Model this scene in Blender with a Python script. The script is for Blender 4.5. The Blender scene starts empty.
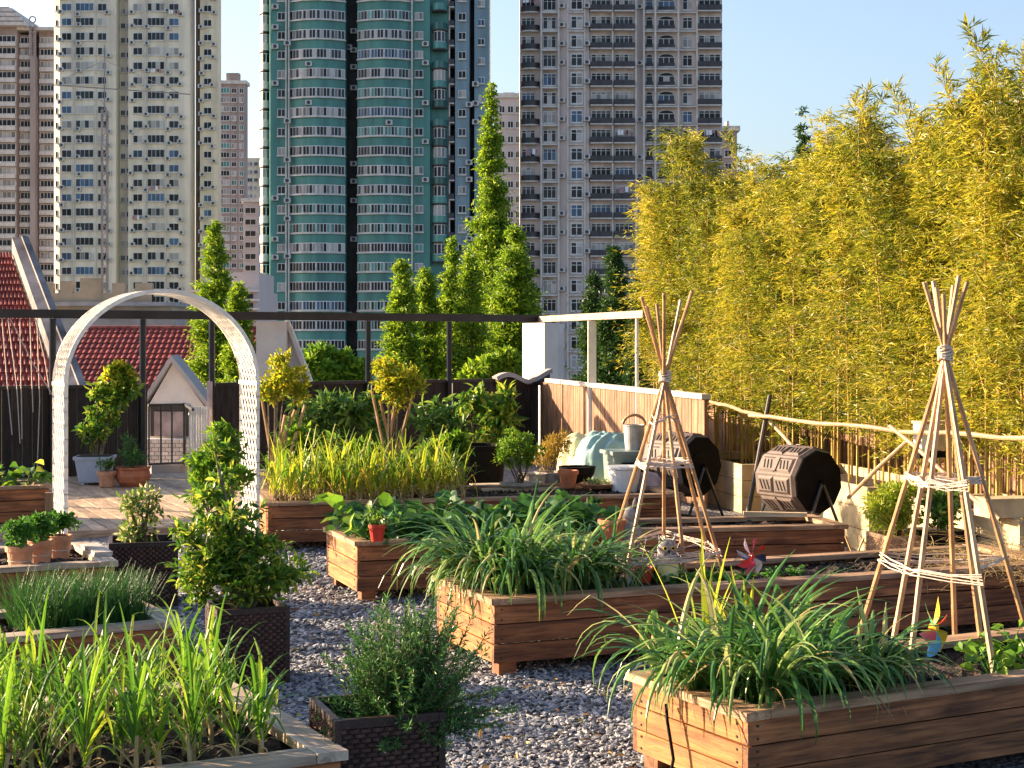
import bpy, math, random
import numpy as np
from mathutils import Vector, Matrix

# ---------------------------------------------------------------- basics
F = 1600.0      # focal length in pixels of a 1024 px wide frame
EYE = 1.6       # eye height above the roof terrace
HOR = 342.0     # horizon row
CITY = -15.0    # street level below the terrace
R = math.radians
rnd = random.Random(7)
rng = np.random.default_rng(7)
scene = bpy.context.scene
COL = scene.collection

def P(px, py, z):
    d = F * (EYE - z) / (py - HOR)
    return Vector(((px - 512) / F * d, d, z))
def Q(px, d, z=0.0):
    return Vector(((px - 512) / F * d, d, z))
def zat(py, d):
    return EYE - (py - HOR) * d / F

def tag(o, label=None, cat=None, group=None, kind=None):
    if label: o['label'] = label
    if cat: o['category'] = cat
    if group: o['group'] = group
    if kind: o['kind'] = kind
    return o

def empty(name, loc, rz=0.0, label=None, cat=None, group=None):
    o = bpy.data.objects.new(name, None)
    COL.objects.link(o)
    o.location = loc
    o.rotation_euler = (0, 0, rz)
    o.empty_display_size = 0.1
    return tag(o, label, cat, group)

def copy_tree(o, parent=None):
    c = o.copy(); COL.objects.link(c)
    if parent is not None: c.parent = parent
    for ch in list(KIDS.get(o.name, [])):
        cc = copy_tree(ch, c)
        KIDS.setdefault(c.name, []).append(cc)
    return c
KIDS = {}

class MB:
    """collects geometry; build() links it as one mesh object"""
    def __init__(s):
        s.V = []; s.n = 0; s.Fc = []      # Fc: list of (array (m,k), matindex array)
    def av(s, v):
        v = np.asarray(v, dtype=np.float64).reshape(-1, 3)
        s.V.append(v); b = s.n; s.n += len(v); return b
    def af(s, f, m=0):
        f = np.asarray(f, dtype=np.int64)
        if f.ndim == 1: f = f[None, :]
        mm = np.full(len(f), m, dtype=np.int32) if np.isscalar(m) else np.asarray(m, dtype=np.int32)
        s.Fc.append((f, mm))
    def poly(s, pts, m=0):
        b = s.av(pts); s.af(np.arange(b, b + len(pts)), m)
    def hexa(s, p, m=0):
        """8 points: bottom 4 ccw, top 4 ccw"""
        b = s.av(p)
        s.af(np.array([[0,3,2,1],[4,5,6,7],[0,1,5,4],[1,2,6,5],[2,3,7,6],[3,0,4,7]]) + b, m)
    def box(s, x0, x1, y0, y1, z0, z1, m=0, jit=0.0, M=None):
        p = np.array([[x0,y0,z0],[x1,y0,z0],[x1,y1,z0],[x0,y1,z0],[x0,y0,z1],[x1,y0,z1],[x1,y1,z1],[x0,y1,z1]], dtype=float)
        if jit: p += rng.uniform(-jit, jit, p.shape)
        if M is not None:
            p = p @ np.array(M.to_3x3()).T + np.array(M.translation)
        s.hexa(p, m)
    def bar(s, a, b, w, h=None, m=0):
        """rectangular bar between two points"""
        h = h or w
        a = Vector(a); b = Vector(b); d = (b - a).normalized()
        up = Vector((0,0,1)) if abs(d.z) < 0.95 else Vector((0,1,0))
        sd = d.cross(up).normalized(); u2 = sd.cross(d).normalized()
        q = []
        for c in (a, b):
            for i, j in ((-1,-1),(1,-1),(1,1),(-1,1)):
                q.append(c + sd * (i * w / 2) + u2 * (j * h / 2))
        s.hexa([q[0],q[1],q[2],q[3],q[4],q[5],q[6],q[7]], m)
    def tube(s, pts, rad, n=6, m=0, cap=True):
        pts = [Vector(p) for p in pts]
        if np.isscalar(rad): rad = [rad] * len(pts)
        b0 = s.n
        prev = None
        for i, p in enumerate(pts):
            d = (pts[min(i+1, len(pts)-1)] - pts[max(i-1, 0)])
            d = d.normalized() if d.length > 1e-9 else Vector((0,0,1))
            if prev is None:
                up = Vector((0,0,1)) if abs(d.z) < 0.9 else Vector((1,0,0))
                a = d.cross(up).normalized()
            else:
                a = (prev - d * prev.dot(d)).normalized()
            prev = a; b = d.cross(a)
            s.av([p + (a * math.cos(2*math.pi*k/n) + b * math.sin(2*math.pi*k/n)) * rad[i] for k in range(n)])
        fs = []
        for i in range(len(pts) - 1):
            for k in range(n):
                k2 = (k + 1) % n
                fs.append([b0+i*n+k, b0+i*n+k2, b0+(i+1)*n+k2, b0+(i+1)*n+k])
        s.af(fs, m)
        if cap:
            s.af([b0 + k for k in range(n)][::-1], m)
            s.af([b0 + (len(pts)-1)*n + k for k in range(n)], m)
    def lathe(s, prof, n=20, m=0, c=(0,0,0), cap0=True, cap1=True, sx=1, sy=1):
        """prof: (r,z) list"""
        b0 = s.n
        for r, z in prof:
            s.av([(c[0]+r*sx*math.cos(2*math.pi*k/n), c[1]+r*sy*math.sin(2*math.pi*k/n), c[2]+z) for k in range(n)])
        fs = []
        for i in range(len(prof)-1):
            for k in range(n):
                k2 = (k+1) % n
                fs.append([b0+i*n+k, b0+i*n+k2, b0+(i+1)*n+k2, b0+(i+1)*n+k])
        s.af(fs, m)
        if cap0: s.af([b0+k for k in range(n)][::-1], m)
        if cap1: s.af([b0+(len(prof)-1)*n+k for k in range(n)], m)
    def prism(s, pts2, z0, z1, m=0):
        n = len(pts2)
        b = s.av([(x, y, z0) for x, y in pts2] + [(x, y, z1) for x, y in pts2])
        s.af(np.arange(b, b+n)[::-1], m); s.af(np.arange(b+n, b+2*n), m)
        s.af([[b+i, b+(i+1)%n, b+n+(i+1)%n, b+n+i] for i in range(n)], m)
    def add(s, o, M=None):
        b = s.n
        for v in o.V:
            if M is not None:
                v = v @ np.array(M.to_3x3()).T + np.array(M.translation)
            s.av(v)
        for f, mm in o.Fc: s.Fc.append((f + b, mm))
    def grid(s, P3, m=0):
        """P3: (a,b,3) array of points"""
        a, b = P3.shape[:2]
        b0 = s.av(P3.reshape(-1, 3))
        i = np.arange(a-1)[:, None] * b + np.arange(b-1)[None, :]
        i = i.reshape(-1) + b0
        s.af(np.stack([i, i+b, i+b+1, i+1], 1), m)
    def mesh(s, name, mats, smooth=False):
        me = bpy.data.meshes.new(name)
        V = np.concatenate(s.V) if s.V else np.zeros((0,3))
        me.vertices.add(len(V)); me.vertices.foreach_set('co', V.astype(np.float32).ravel())
        li = np.concatenate([f.ravel() for f, _ in s.Fc])
        lt = np.concatenate([np.full(len(f), f.shape[1]) for f, _ in s.Fc])
        ls = np.concatenate([[0], np.cumsum(lt)[:-1]])
        mi = np.concatenate([mm for _, mm in s.Fc])
        me.loops.add(len(li)); me.loops.foreach_set('vertex_index', li.astype(np.int32))
        me.polygons.add(len(lt))
        me.polygons.foreach_set('loop_start', ls.astype(np.int32))
        me.polygons.foreach_set('loop_total', lt.astype(np.int32))
        if not isinstance(mats, (list, tuple)): mats = [mats]
        for mt in mats: me.materials.append(mt)
        me.polygons.foreach_set('material_index', np.minimum(mi, len(mats)-1).astype(np.int32))
        me.polygons.foreach_set('use_smooth', np.full(len(lt), bool(smooth)))
        me.update(calc_edges=True)
        me.validate()
        return me
    def build(s, name, mats, parent=None, loc=None, rz=0.0, smooth=False, **kw):
        return link(name, s.mesh(name, mats, smooth), parent, loc, rz, **kw)

def link(name, me, parent=None, loc=None, rz=0.0, label=None, cat=None, group=None, kind=None):
    o = bpy.data.objects.new(name, me); COL.objects.link(o)
    if parent is not None:
        o.parent = parent; KIDS.setdefault(parent.name, []).append(o)
    if loc is not None: o.location = loc
    o.rotation_euler = (0, 0, rz)
    return tag(o, label, cat, group, kind)

# ---------------------------------------------------------------- foliage geometry
def unit(a):
    return a / np.maximum(np.linalg.norm(a, axis=-1, keepdims=True), 1e-9)

def leaves(mb, pts, dirs, L, W, m=0, g=rng, fine=False, fold=0.25):
    """one small leaf per point; L, W scalars or arrays"""
    n = len(pts); pts = np.asarray(pts); d = unit(np.asarray(dirs))
    L = np.broadcast_to(np.asarray(L, float), (n,))[:, None]; W = np.broadcast_to(np.asarray(W, float), (n,))[:, None]
    r = g.normal(size=(n, 3)) * 0.8 + np.array([0, 0, 1.0])
    sd = unit(np.cross(d, r)); up = unit(np.cross(sd, d))
    if not fine:
        a = pts; t = pts + d * L - up * L * 0.08
        l = pts + d * L * .45 + sd * W * .5 + up * W * fold; q = pts + d * L * .45 - sd * W * .5 + up * W * fold
        b = mb.av(np.stack([a, l, t, q], 1).reshape(-1, 3))
        i = np.arange(n) * 4 + b
        mb.af(np.stack([i, i+1, i+2, i+3], 1), m)
    else:
        def at(s, k, o): return pts + d * L * s + sd * W * k + up * (abs(k) * W * fold * 2 - L * o)
        vs = [pts, at(.28,.42,0), at(.28,0,0), at(.28,-.42,0), at(.65,.40,.04), at(.65,0,.04), at(.65,-.40,.04), at(1,0,.16)]
        b = mb.av(np.stack(vs, 1).reshape(-1, 3))
        i = (np.arange(n) * 8 + b)[:, None]
        mb.af((i + np.array([0,1,2])), m); mb.af((i + np.array([0,2,3])), m)
        mb.af((i + np.array([1,4,5,2])), m); mb.af((i + np.array([2,5,6,3])), m)
        mb.af((i + np.array([4,7,5])), m); mb.af((i + np.array([5,7,6])), m)

def blades(mb, bases, phi, L, W, e0, bend, K=7, m=0, g=rng, kink=0.0, fold=0.18, power=1.6, tipw=0.1):
    """long strap leaves as folded ribbons"""
    n = len(bases); bases = np.asarray(bases, float)
    bc = lambda a: np.broadcast_to(np.asarray(a, float), (n,))
    phi, L, W, e0, bend = map(bc, (phi, L, W, e0, bend))
    kk = g.uniform(.35, .85, n); ka = np.where(g.random(n) < kink, g.uniform(.9, 2.2, n), 0)
    p = bases.copy(); rows = []
    dphi = g.normal(0, .25, n)
    for k in range(K + 1):
        s = k / K
        e = e0 - bend * s ** power - ka * (s > kk)
        ph = phi + dphi * s
        d = np.stack([np.cos(e)*np.cos(ph), np.cos(e)*np.sin(ph), np.sin(e)], 1)
        sd = np.stack([-np.sin(ph), np.cos(ph), np.zeros(n)], 1)
        up = np.cross(d, sd) * -1
        w = W * (0.75 + .6*s if s < .4 else max(tipw, (1 - ((s-.4)/.6)**2.2)))
        w = w[:, None] if hasattr(w, 'shape') else w
        rows.append(np.stack([p + sd*w*.5 + up*w*fold, p, p - sd*w*.5 + up*w*fold], 1))
        p = p + d * (L / K)[:, None]
    A = np.stack(rows, 1)            # n, K+1, 3, 3
    b = mb.av(A.reshape(-1, 3))
    st = (K+1) * 3
    fs = []
    for k in range(K):
        for c in (0, 1):
            fs.append([k*3+c, k*3+c+1, (k+1)*3+c+1, (k+1)*3+c])
    fs = np.array(fs)
    i = (np.arange(n) * st + b)[:, None, None] + fs[None]
    mb.af(i.reshape(-1, 4), np.repeat(bc(m).astype(int) if not np.isscalar(m) else np.full(n, m), len(fs)))

def clump_points(cl, n, g=rng, shell=0.55):
    """random points in a list of ellipsoids (x,y,z,rx,ry,rz) with outward dirs"""
    sub_ = []
    for c in cl:
        for k in range(11):
            u = unit(g.normal(size=3)) * g.uniform(.35, .92); s = g.uniform(.24, .46)
            sub_.append((c[0]+u[0]*c[3], c[1]+u[1]*c[4], c[2]+u[2]*c[5], c[3]*s, c[4]*s, c[5]*s))
    cl = sub_
    w = np.array([c[3]*c[4]*c[5] for c in cl]) ** (2/3); w /= w.sum()
    idx = g.choice(len(cl), n, p=w)
    C = np.array(cl)[idx]
    u = unit(g.normal(size=(n, 3)))
    r = g.random(n) ** (1/3)
    r = shell + (1 - shell) * r
    r *= np.where(g.random(n) < .12, g.uniform(1.1, 1.7, n), g.uniform(.7, 1.15, n))
    p = C[:, :3] + u * C[:, 3:6] * r[:, None]
    return p, u

# ---------------------------------------------------------------- materials
def newmat(name):
    m = bpy.data.materials.new(name); m.use_nodes = True
    nt = m.node_tree; nt.nodes.clear()
    return m, nt, nt.nodes, nt.links

def ramp(N, stops, interp='LINEAR'):
    r = N.new('ShaderNodeValToRGB'); r.color_ramp.interpolation = interp
    e = r.color_ramp.elements
    while len(e) < len(stops): e.new(0.5)
    for i, (p, c) in enumerate(stops):
        e[i].position = p; e[i].color = (c[0], c[1], c[2], 1)
    return r

def leafmat(name, stops, trans=0.4, rough=0.45, spread=0.0, tcol=1.25):
    m, nt, N, Lk = newmat(name)
    g = N.new('ShaderNodeNewGeometry'); oi = N.new('ShaderNodeObjectInfo')
    r = ramp(N, stops)
    if spread:
        a = N.new('ShaderNodeMath'); a.operation = 'MULTIPLY_ADD'; a.inputs[1].default_value = spread; 
        Lk.new(oi.outputs['Random'], a.inputs[0])
        b = N.new('ShaderNodeMath'); b.operation = 'MULTIPLY'; b.inputs[1].default_value = 1 - spread
        Lk.new(g.outputs['Random Per Island'], b.inputs[0]); Lk.new(b.outputs[0], a.inputs[2])
        Lk.new(a.outputs[0], r.inputs[0])
    else:
        Lk.new(g.outputs['Random Per Island'], r.inputs[0])
    p = N.new('ShaderNodeBsdfPrincipled'); p.inputs['Roughness'].default_value = rough
    p.inputs['Specular IOR Level'].default_value = 0.35
    t = N.new('ShaderNodeBsdfTranslucent'); mx = N.new('ShaderNodeMixShader'); mx.inputs[0].default_value = trans
    hs = N.new('ShaderNodeHueSaturation'); hs.inputs['Value'].default_value = tcol; hs.inputs['Hue'].default_value = 0.49
    Lk.new(r.outputs[0], p.inputs['Base Color']); Lk.new(r.outputs[0], hs.inputs['Color']); Lk.new(hs.outputs[0], t.inputs['Color'])
    o = N.new('ShaderNodeOutputMaterial')
    Lk.new(p.outputs[0], mx.inputs[1]); Lk.new(t.outputs[0], mx.inputs[2]); Lk.new(mx.outputs[0], o.inputs[0])
    return m

def plain(name, col, rough=0.7, var=0.15, scale=8.0, bump=0.1, metal=0.0, spec=0.4, island=0.0, bscale=None, col2=None, streak=False):
    """one colour broken up by noise dirt and a fine bump"""
    m, nt, N, Lk = newmat(name)
    tc = N.new('ShaderNodeTexCoord'); n = N.new('ShaderNodeTexNoise'); n.inputs['Scale'].default_value = scale; n.inputs['Detail'].default_value = 6
    if streak:
        mp = N.new('ShaderNodeMapping'); mp.inputs['Scale'].default_value = (1, 1, .10); Lk.new(tc.outputs['Object'], mp.inputs[0]); Lk.new(mp.outputs[0], n.inputs['Vector'])
    else: Lk.new(tc.outputs['Object'], n.inputs['Vector'])
    c2 = col2 or tuple(max(0, c * (1 - var * 2.2)) for c in col); c1 = tuple(c * (1 + var) for c in col)
    r = ramp(N, [(0.3, c2), (0.65, c1)]); Lk.new(n.outputs['Fac'], r.inputs[0])
    p = N.new('ShaderNodeBsdfPrincipled'); p.inputs['Roughness'].default_value = rough; p.inputs['Metallic'].default_value = metal
    p.inputs['Specular IOR Level'].default_value = spec
    src = r.outputs[0]
    if island:
        g = N.new('ShaderNodeNewGeometry'); hs = N.new('ShaderNodeHueSaturation')
        mr = N.new('ShaderNodeMapRange'); mr.inputs[3].default_value = 1 - island; mr.inputs[4].default_value = 1 + island
        Lk.new(g.outputs['Random Per Island'], mr.inputs[0]); Lk.new(mr.outputs[0], hs.inputs['Value']); Lk.new(src, hs.inputs['Color']); src = hs.outputs[0]
    Lk.new(src, p.inputs['Base Color'])
    if bump:
        b = N.new('ShaderNodeBump'); b.inputs['Strength'].default_value = bump; b.inputs['Distance'].default_value = 0.02
        n2 = N.new('ShaderNodeTexNoise'); n2.inputs['Scale'].default_value = bscale or scale * 6; n2.inputs['Detail'].default_value = 4
        Lk.new(tc.outputs['Object'], n2.inputs['Vector']); Lk.new(n2.outputs['Fac'], b.inputs['Height']); Lk.new(b.outputs[0], p.inputs['Normal'])
    o = N.new('ShaderNodeOutputMaterial'); Lk.new(p.outputs[0], o.inputs[0])
    return m

def wood(name, light, dark, axis='X', rough=0.62, isl=0.25, grain=1.0, wet=None):
    m, nt, N, Lk = newmat(name)
    tc = N.new('ShaderNodeTexCoord'); g = N.new('ShaderNodeNewGeometry')
    mp = N.new('ShaderNodeMapping')
    s = {'X': (1.6, 24, 24), 'Y': (24, 1.6, 24), 'Z': (24, 24, 1.6)}[axis]
    mp.inputs['Scale'].default_value = tuple(v * grain for v in s)
    ad = N.new('ShaderNodeVectorMath'); ad.operation = 'MULTIPLY_ADD'
    Lk.new(g.outputs['Random Per Island'], ad.inputs[0]); ad.inputs[1].default_value = (13, 7, 5); Lk.new(tc.outputs['Object'], ad.inputs[2])
    Lk.new(ad.outputs[0], mp.inputs['Vector'])
    n = N.new('ShaderNodeTexNoise'); n.inputs['Scale'].default_value = 1.6; n.inputs['Detail'].default_value = 7; n.inputs['Roughness'].default_value = .65; n.inputs['Distortion'].default_value = .6
    Lk.new(mp.outputs[0], n.inputs['Vector'])
    r = ramp(N, [(0.36, dark), (0.5, tuple((a+b)/2 for a, b in zip(light, dark))), (0.62, light)]); Lk.new(n.outputs['Fac'], r.inputs[0])
    n3 = N.new('ShaderNodeTexNoise'); n3.inputs['Scale'].default_value = 4.5; n3.inputs['Detail'].default_value = 5
    Lk.new(ad.outputs[0], n3.inputs['Vector'])
    mr0 = N.new('ShaderNodeMapRange'); mr0.inputs[1].default_value = .3; mr0.inputs[2].default_value = .7; mr0.inputs[3].default_value = .62; mr0.inputs[4].default_value = 1.15
    Lk.new(n3.outputs['Fac'], mr0.inputs[0])
    mr = N.new('ShaderNodeMapRange'); mr.inputs[3].default_value = 1 - isl; mr.inputs[4].default_value = 1 + isl
    Lk.new(g.outputs['Random Per Island'], mr.inputs[0])
    mu = N.new('ShaderNodeMath'); mu.operation = 'MULTIPLY'; Lk.new(mr.outputs[0], mu.inputs[0]); Lk.new(mr0.outputs[0], mu.inputs[1])
    # knots
    mk = N.new('ShaderNodeMapping'); ks = {'X': (2.2, 7, 7), 'Y': (7, 2.2, 7), 'Z': (7, 7, 2.2)}[axis]; mk.inputs['Scale'].default_value = ks
    Lk.new(ad.outputs[0], mk.inputs['Vector'])
    vo = N.new('ShaderNodeTexVoronoi'); vo.inputs['Scale'].default_value = 1.0; Lk.new(mk.outputs[0], vo.inputs['Vector'])
    kr = N.new('ShaderNodeMapRange'); kr.inputs[1].default_value = .04; kr.inputs[2].default_value = .13; kr.inputs[3].default_value = .35; kr.inputs[4].default_value = 1
    Lk.new(vo.outputs['Distance'], kr.inputs[0])
    mu2 = N.new('ShaderNodeMath'); mu2.operation = 'MULTIPLY'; Lk.new(mu.outputs[0], mu2.inputs[0]); Lk.new(kr.outputs[0], mu2.inputs[1])
    hs = N.new('ShaderNodeHueSaturation'); Lk.new(r.outputs[0], hs.inputs['Color']); Lk.new(mu2.outputs[0], hs.inputs['Value'])
    p = N.new('ShaderNodeBsdfPrincipled'); p.inputs['Roughness'].default_value = rough; p.inputs['Specular IOR Level'].default_value = .3
    Lk.new(hs.outputs[0], p.inputs['Base Color'])
    b = N.new('ShaderNodeBump'); b.inputs['Strength'].default_value = .5; b.inputs['Distance'].default_value = 0.006
    Lk.new(n.outputs['Fac'], b.inputs['Height']); Lk.new(b.outputs[0], p.inputs['Normal'])
    o = N.new('ShaderNodeOutputMaterial'); Lk.new(p.outputs[0], o.inputs[0])
    return m

def glass(name, col, rough=0.12):
    m, nt, N, Lk = newmat(name)
    p = N.new('ShaderNodeBsdfPrincipled'); p.inputs['Roughness'].default_value = rough; p.inputs['Specular IOR Level'].default_value = .3
    g = N.new('ShaderNodeNewGeometry'); hs = N.new('ShaderNodeHueSaturation'); hs.inputs['Color'].default_value = (*col, 1)
    mr = N.new('ShaderNodeMapRange'); mr.inputs[3].default_value = .5; mr.inputs[4].default_value = 1.6
    oi = N.new('ShaderNodeObjectInfo'); a = N.new('ShaderNodeMath'); a.operation = 'ADD'; fr = N.new('ShaderNodeMath'); fr.operation = 'FRACT'
    Lk.new(g.outputs['Random Per Island'], a.inputs[0]); Lk.new(oi.outputs['Random'], a.inputs[1]); Lk.new(a.outputs[0], fr.inputs[0])
    Lk.new(fr.outputs[0], mr.inputs[0]); Lk.new(mr.outputs[0], hs.inputs['Value']); Lk.new(hs.outputs[0], p.inputs['Base Color'])
    o = N.new('ShaderNodeOutputMaterial'); Lk.new(p.outputs[0], o.inputs[0])
    return m
M = {}
# foliage
M['garlic'] = leafmat('garlic_leaf', [(0, (.035,.12,.012)), (.35, (.08,.22,.02)), (.78, (.15,.29,.025)), (.92, (.32,.38,.03)), (1, (.44,.34,.07))], trans=.42, spread=.12)
M['garlic_sun'] = leafmat('sunlit_garlic_leaf', [(0, (.06,.16,.015)), (.3, (.16,.28,.02)), (.6, (.36,.40,.03)), (.88, (.50,.40,.03)), (1, (.5,.32,.08))], trans=.45)  # sunlit copy of the garlic leaf, yellow light put into the colour
M['stem_pink'] = leafmat('garlic_stem', [(0, (.35,.18,.08)), (1, (.45,.42,.22))], trans=.15)
M['daylily'] = leafmat('strap_leaf', [(0, (.03,.10,.025)), (.45, (.06,.19,.04)), (.8, (.17,.31,.07)), (.93, (.36,.44,.15)), (1, (.5,.38,.16))], trans=.38, rough=.30)
M['iris'] = leafmat('upright_sunny_blade', [(0, (.10,.20,.02)), (1, (.38,.40,.04))], trans=.5)
M['straw_leaf'] = leafmat('dry_leaf', [(0, (.3,.18,.07)), (1, (.5,.36,.16))], trans=.2)
M['chive'] = leafmat('chive_blade', [(0, (.02,.08,.02)), (1, (.05,.17,.03))], trans=.25)
M['shrub'] = leafmat('glossy_shrub_leaf', [(0, (.03,.10,.012)), (.4, (.07,.19,.02)), (.75, (.20,.32,.03)), (1, (.46,.46,.07))], trans=.38, rough=.35)
M['shrub_dark'] = leafmat('dark_shrub_leaf', [(0, (.03,.09,.015)), (.6, (.07,.19,.03)), (1, (.22,.34,.05))], trans=.3)
M['shrub_yel'] = leafmat('yellow_green_leaf', [(0, (.08,.16,.012)), (.4, (.26,.32,.02)), (1, (.55,.45,.03))], trans=.45)
M['shrub_bri'] = leafmat('bright_green_leaf', [(0, (.04,.13,.012)), (.5, (.10,.24,.02)), (1, (.26,.38,.03))], trans=.42)
M['veg'] = leafmat('broad_vegetable_leaf', [(0, (.02,.08,.02)), (.6, (.04,.15,.03)), (1, (.12,.26,.04))], trans=.3)
M['rosemary'] = leafmat('needle_leaf', [(0, (.03,.09,.03)), (.6, (.05,.16,.035)), (1, (.14,.30,.06))], trans=.2)
M['herb'] = leafmat('curly_herb_leaf', [(0, (.03,.13,.02)), (1, (.09,.26,.03))], trans=.35)
M['succ'] = leafmat('pale_succulent_leaf', [(0, (.12,.2,.08)), (1, (.3,.36,.1))], trans=.15)
M['bamboo'] = leafmat('bamboo_leaf', [(0, (.025,.055,.006)), (.35, (.13,.17,.014)), (.62, (.34,.33,.03)), (.88, (.55,.46,.05)), (1, (.62,.48,.12))], trans=.42, spread=.45)
M['redwood'] = leafmat('redwood_needles', [(0, (.05,.13,.010)), (.5, (.14,.27,.016)), (1, (.32,.42,.03))], trans=.45)
M['cypress'] = leafmat('dark_conifer_needles', [(0, (.012,.045,.010)), (.6, (.03,.09,.014)), (1, (.08,.16,.02))], trans=.2)
M['drygrass'] = leafmat('ochre_dry_foliage', [(0, (.16,.15,.02)), (.5, (.38,.26,.03)), (1, (.52,.36,.08))], trans=.35)
M['fern'] = leafmat('pale_fern_frond', [(0, (.10,.20,.02)), (.5, (.26,.36,.03)), (1, (.45,.45,.05))], trans=.45)
M['railtan'] = wood('sunlit_tan_rail', (.46,.35,.27), (.26,.18,.13), 'X')  # pale tan of the rail in sun, put into the wood colour
M['capgrey'] = plain('pale_fence_cap', (.58,.50,.42), .8, .15, 3, .1)
M['litter'] = leafmat('fallen_leaf', [(0, (.20,.10,.04)), (.6, (.40,.24,.08)), (1, (.30,.30,.06))], trans=.1)
M['gable'] = plain('dull_parapet_render', (.20,.18,.18), .9, .3, 1.0, .2)
M['cloth1'] = plain('faded_pink_cloth', (.45,.22,.22), .9, .1, 3, 0)
M['cloth2'] = plain('faded_blue_cloth', (.18,.24,.36), .9, .1, 3, 0)
M['dimwin'] = plain('dusty_pinkish_glass', (.26,.19,.18), .35, .3, 3, 0)
M['bark'] = plain('bark', (.13,.085,.05), .9, .3, 20, .6)
M['twig'] = plain('pale_twig', (.22,.17,.10), .8, .3, 30, .3)
# wood
M['redx'] = wood('stained_cedar', (.32,.125,.048), (.085,.030,.015), 'X')
M['redy'] = wood('sunlit_cedar_end', (.42,.17,.05), (.18,.062,.02), 'Y')  # lighter copy of the side cedar: sun on the ends put into the colour
M['capx'] = wood('worn_rim_board', (.44,.28,.17), (.20,.11,.06), 'X', isl=.15)
M['capy'] = wood('worn_rim_board_end', (.44,.28,.17), (.20,.11,.06), 'Y', isl=.15)
M['greyx'] = wood('bleached_rim_board', (.52,.42,.32), (.26,.19,.13), 'X', isl=.12)
M['greyy'] = wood('bleached_rim_board_end', (.52,.42,.32), (.26,.19,.13), 'Y', isl=.12)
M['darkwood'] = wood('dark_aged_plank', (.16,.07,.04), (.06,.028,.018), 'X')
M['deck'] = wood('deck_board', (.62,.44,.28), (.34,.22,.14), 'Y', isl=.25)
M['slat'] = wood('fence_slat', (.33,.175,.095), (.15,.07,.04), 'Z', isl=.18)
M['slatd'] = wood('dark_fence_board', (.045,.03,.024), (.018,.012,.010), 'Z', isl=.3)
M['darkpaint'] = plain('dark_brown_paint', (.035,.024,.02), .55, .2, 5, .05)
M['cane'] = wood('bamboo_cane', (.55,.33,.17), (.36,.19,.09), 'Z', isl=.25, rough=.45, grain=.5)
M['culm'] = wood('bamboo_culm', (.58,.40,.10), (.34,.22,.05), 'Z', isl=.3, rough=.4, grain=.5)
M['polew'] = wood('dry_bamboo_pole', (.40,.28,.15), (.25,.16,.08), 'X', isl=.15, rough=.5)
M['palewood'] = plain('pale_planter_board', (.50,.38,.22), .8, .2, 5, .3)  # one even pale board tone
M['plankpale'] = wood('pale_board', (.62,.48,.32), (.42,.30,.18), 'X')
M['cream'] = plain('cream_plastic', (.84,.78,.68), .5, .06, 4, .05, island=.08)
M['whitepaint'] = plain('white_render', (.64,.59,.55), .8, .06, 3, .1)
M['greywall'] = plain('grey_concrete', (.34,.31,.30), .9, .12, 1.2, .15)
M['twine'] = plain('pale_twine', (.60,.49,.40), .9, .1, 40, .3)
M['terra'] = plain('terracotta', (.46,.15,.07), .75, .12, 14, .15)
M['terra_pale'] = plain('faded_terracotta', (.52,.25,.14), .75, .15, 14, .15)
M['redpot'] = plain('red_plastic', (.50,.04,.02), .4, .08, 8, .02)
M['bluegrey'] = plain('blue_grey_plastic', (.42,.47,.55), .45, .06, 8, .03)
M['soil'] = plain('dark_soil', (.055,.034,.024), .95, .45, 30, 1.0, bscale=90)
M['wicker'] = plain('brown_rattan', (.075,.036,.030), .4, .2, 30, .2, island=.35)
M['wickerdark'] = plain('dark_rattan_rim', (.035,.018,.015), .45, .2, 30, .2)
M['wickerpale'] = plain('pale_rattan', (.50,.30,.17), .6, .12, 30, .3, island=.2)
M['blackpl'] = plain('black_plastic', (.006,.0055,.0055), .75, .2, 8, .05, spec=.1)
M['compost'] = plain('sunlit_drum_plastic', (.115,.082,.068), .6, .12, 10, .1)  # warm tone of the drum's sunlit sides put into the colour
M['steel'] = plain('dark_steel', (.05,.05,.05), .4, .1, 8, .05, metal=.5)
M['galv'] = plain('galvanised_zinc', (.42,.40,.38), .45, .15, 12, .05, metal=.4)
M['teal'] = plain('teal_tarp', (.26,.42,.40), .5, .15, 5, .15, bscale=18)
M['bagyel'] = plain('pale_yellow_sack', (.72,.62,.34), .7, .12, 6, .3, bscale=14)
M['greygreen'] = plain('grey_green_tub', (.14,.20,.19), .5, .1, 6, .05)
M['stone'] = plain('pale_stone', (.48,.42,.36), .85, .15, 20, .3)
M['owlgrey'] = plain('grey_owl_feathers', (.30,.28,.28), .7, .35, 60, .3)
M['owlyel'] = plain('yellow_owl_belly', (.62,.56,.12), .7, .35, 50, .3, col2=(.75,.72,.6))
M['white'] = plain('white_plastic', (.8,.8,.8), .4, .03, 8, .02)
for k, c in dict(red=(.6,.03,.02), pink=(.55,.05,.12), yellow=(.75,.45,.03), blue=(.05,.35,.6), green=(.06,.35,.18), navy=(.03,.04,.12), paper=(.8,.78,.7)).items():
    M['pw_'+k] = plain('glossy_'+k+'_film', c, .3, .05, 8, 0)
M['stonegrey'] = leafmat('slate_chip', [(0, (.07,.07,.075)), (.35, (.16,.168,.19)), (.65, (.27,.28,.305)), (.85, (.32,.29,.26)), (1, (.58,.57,.55))], trans=0.0, rough=.7)
M['roofred'] = plain('red_roof_tile', (.27,.045,.035), .7, .25, 6, .2, island=.2)
M['roofred2'] = plain('faded_red_roof_tile', (.30,.075,.06), .8, .25, 5, .2, island=.2)

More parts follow.
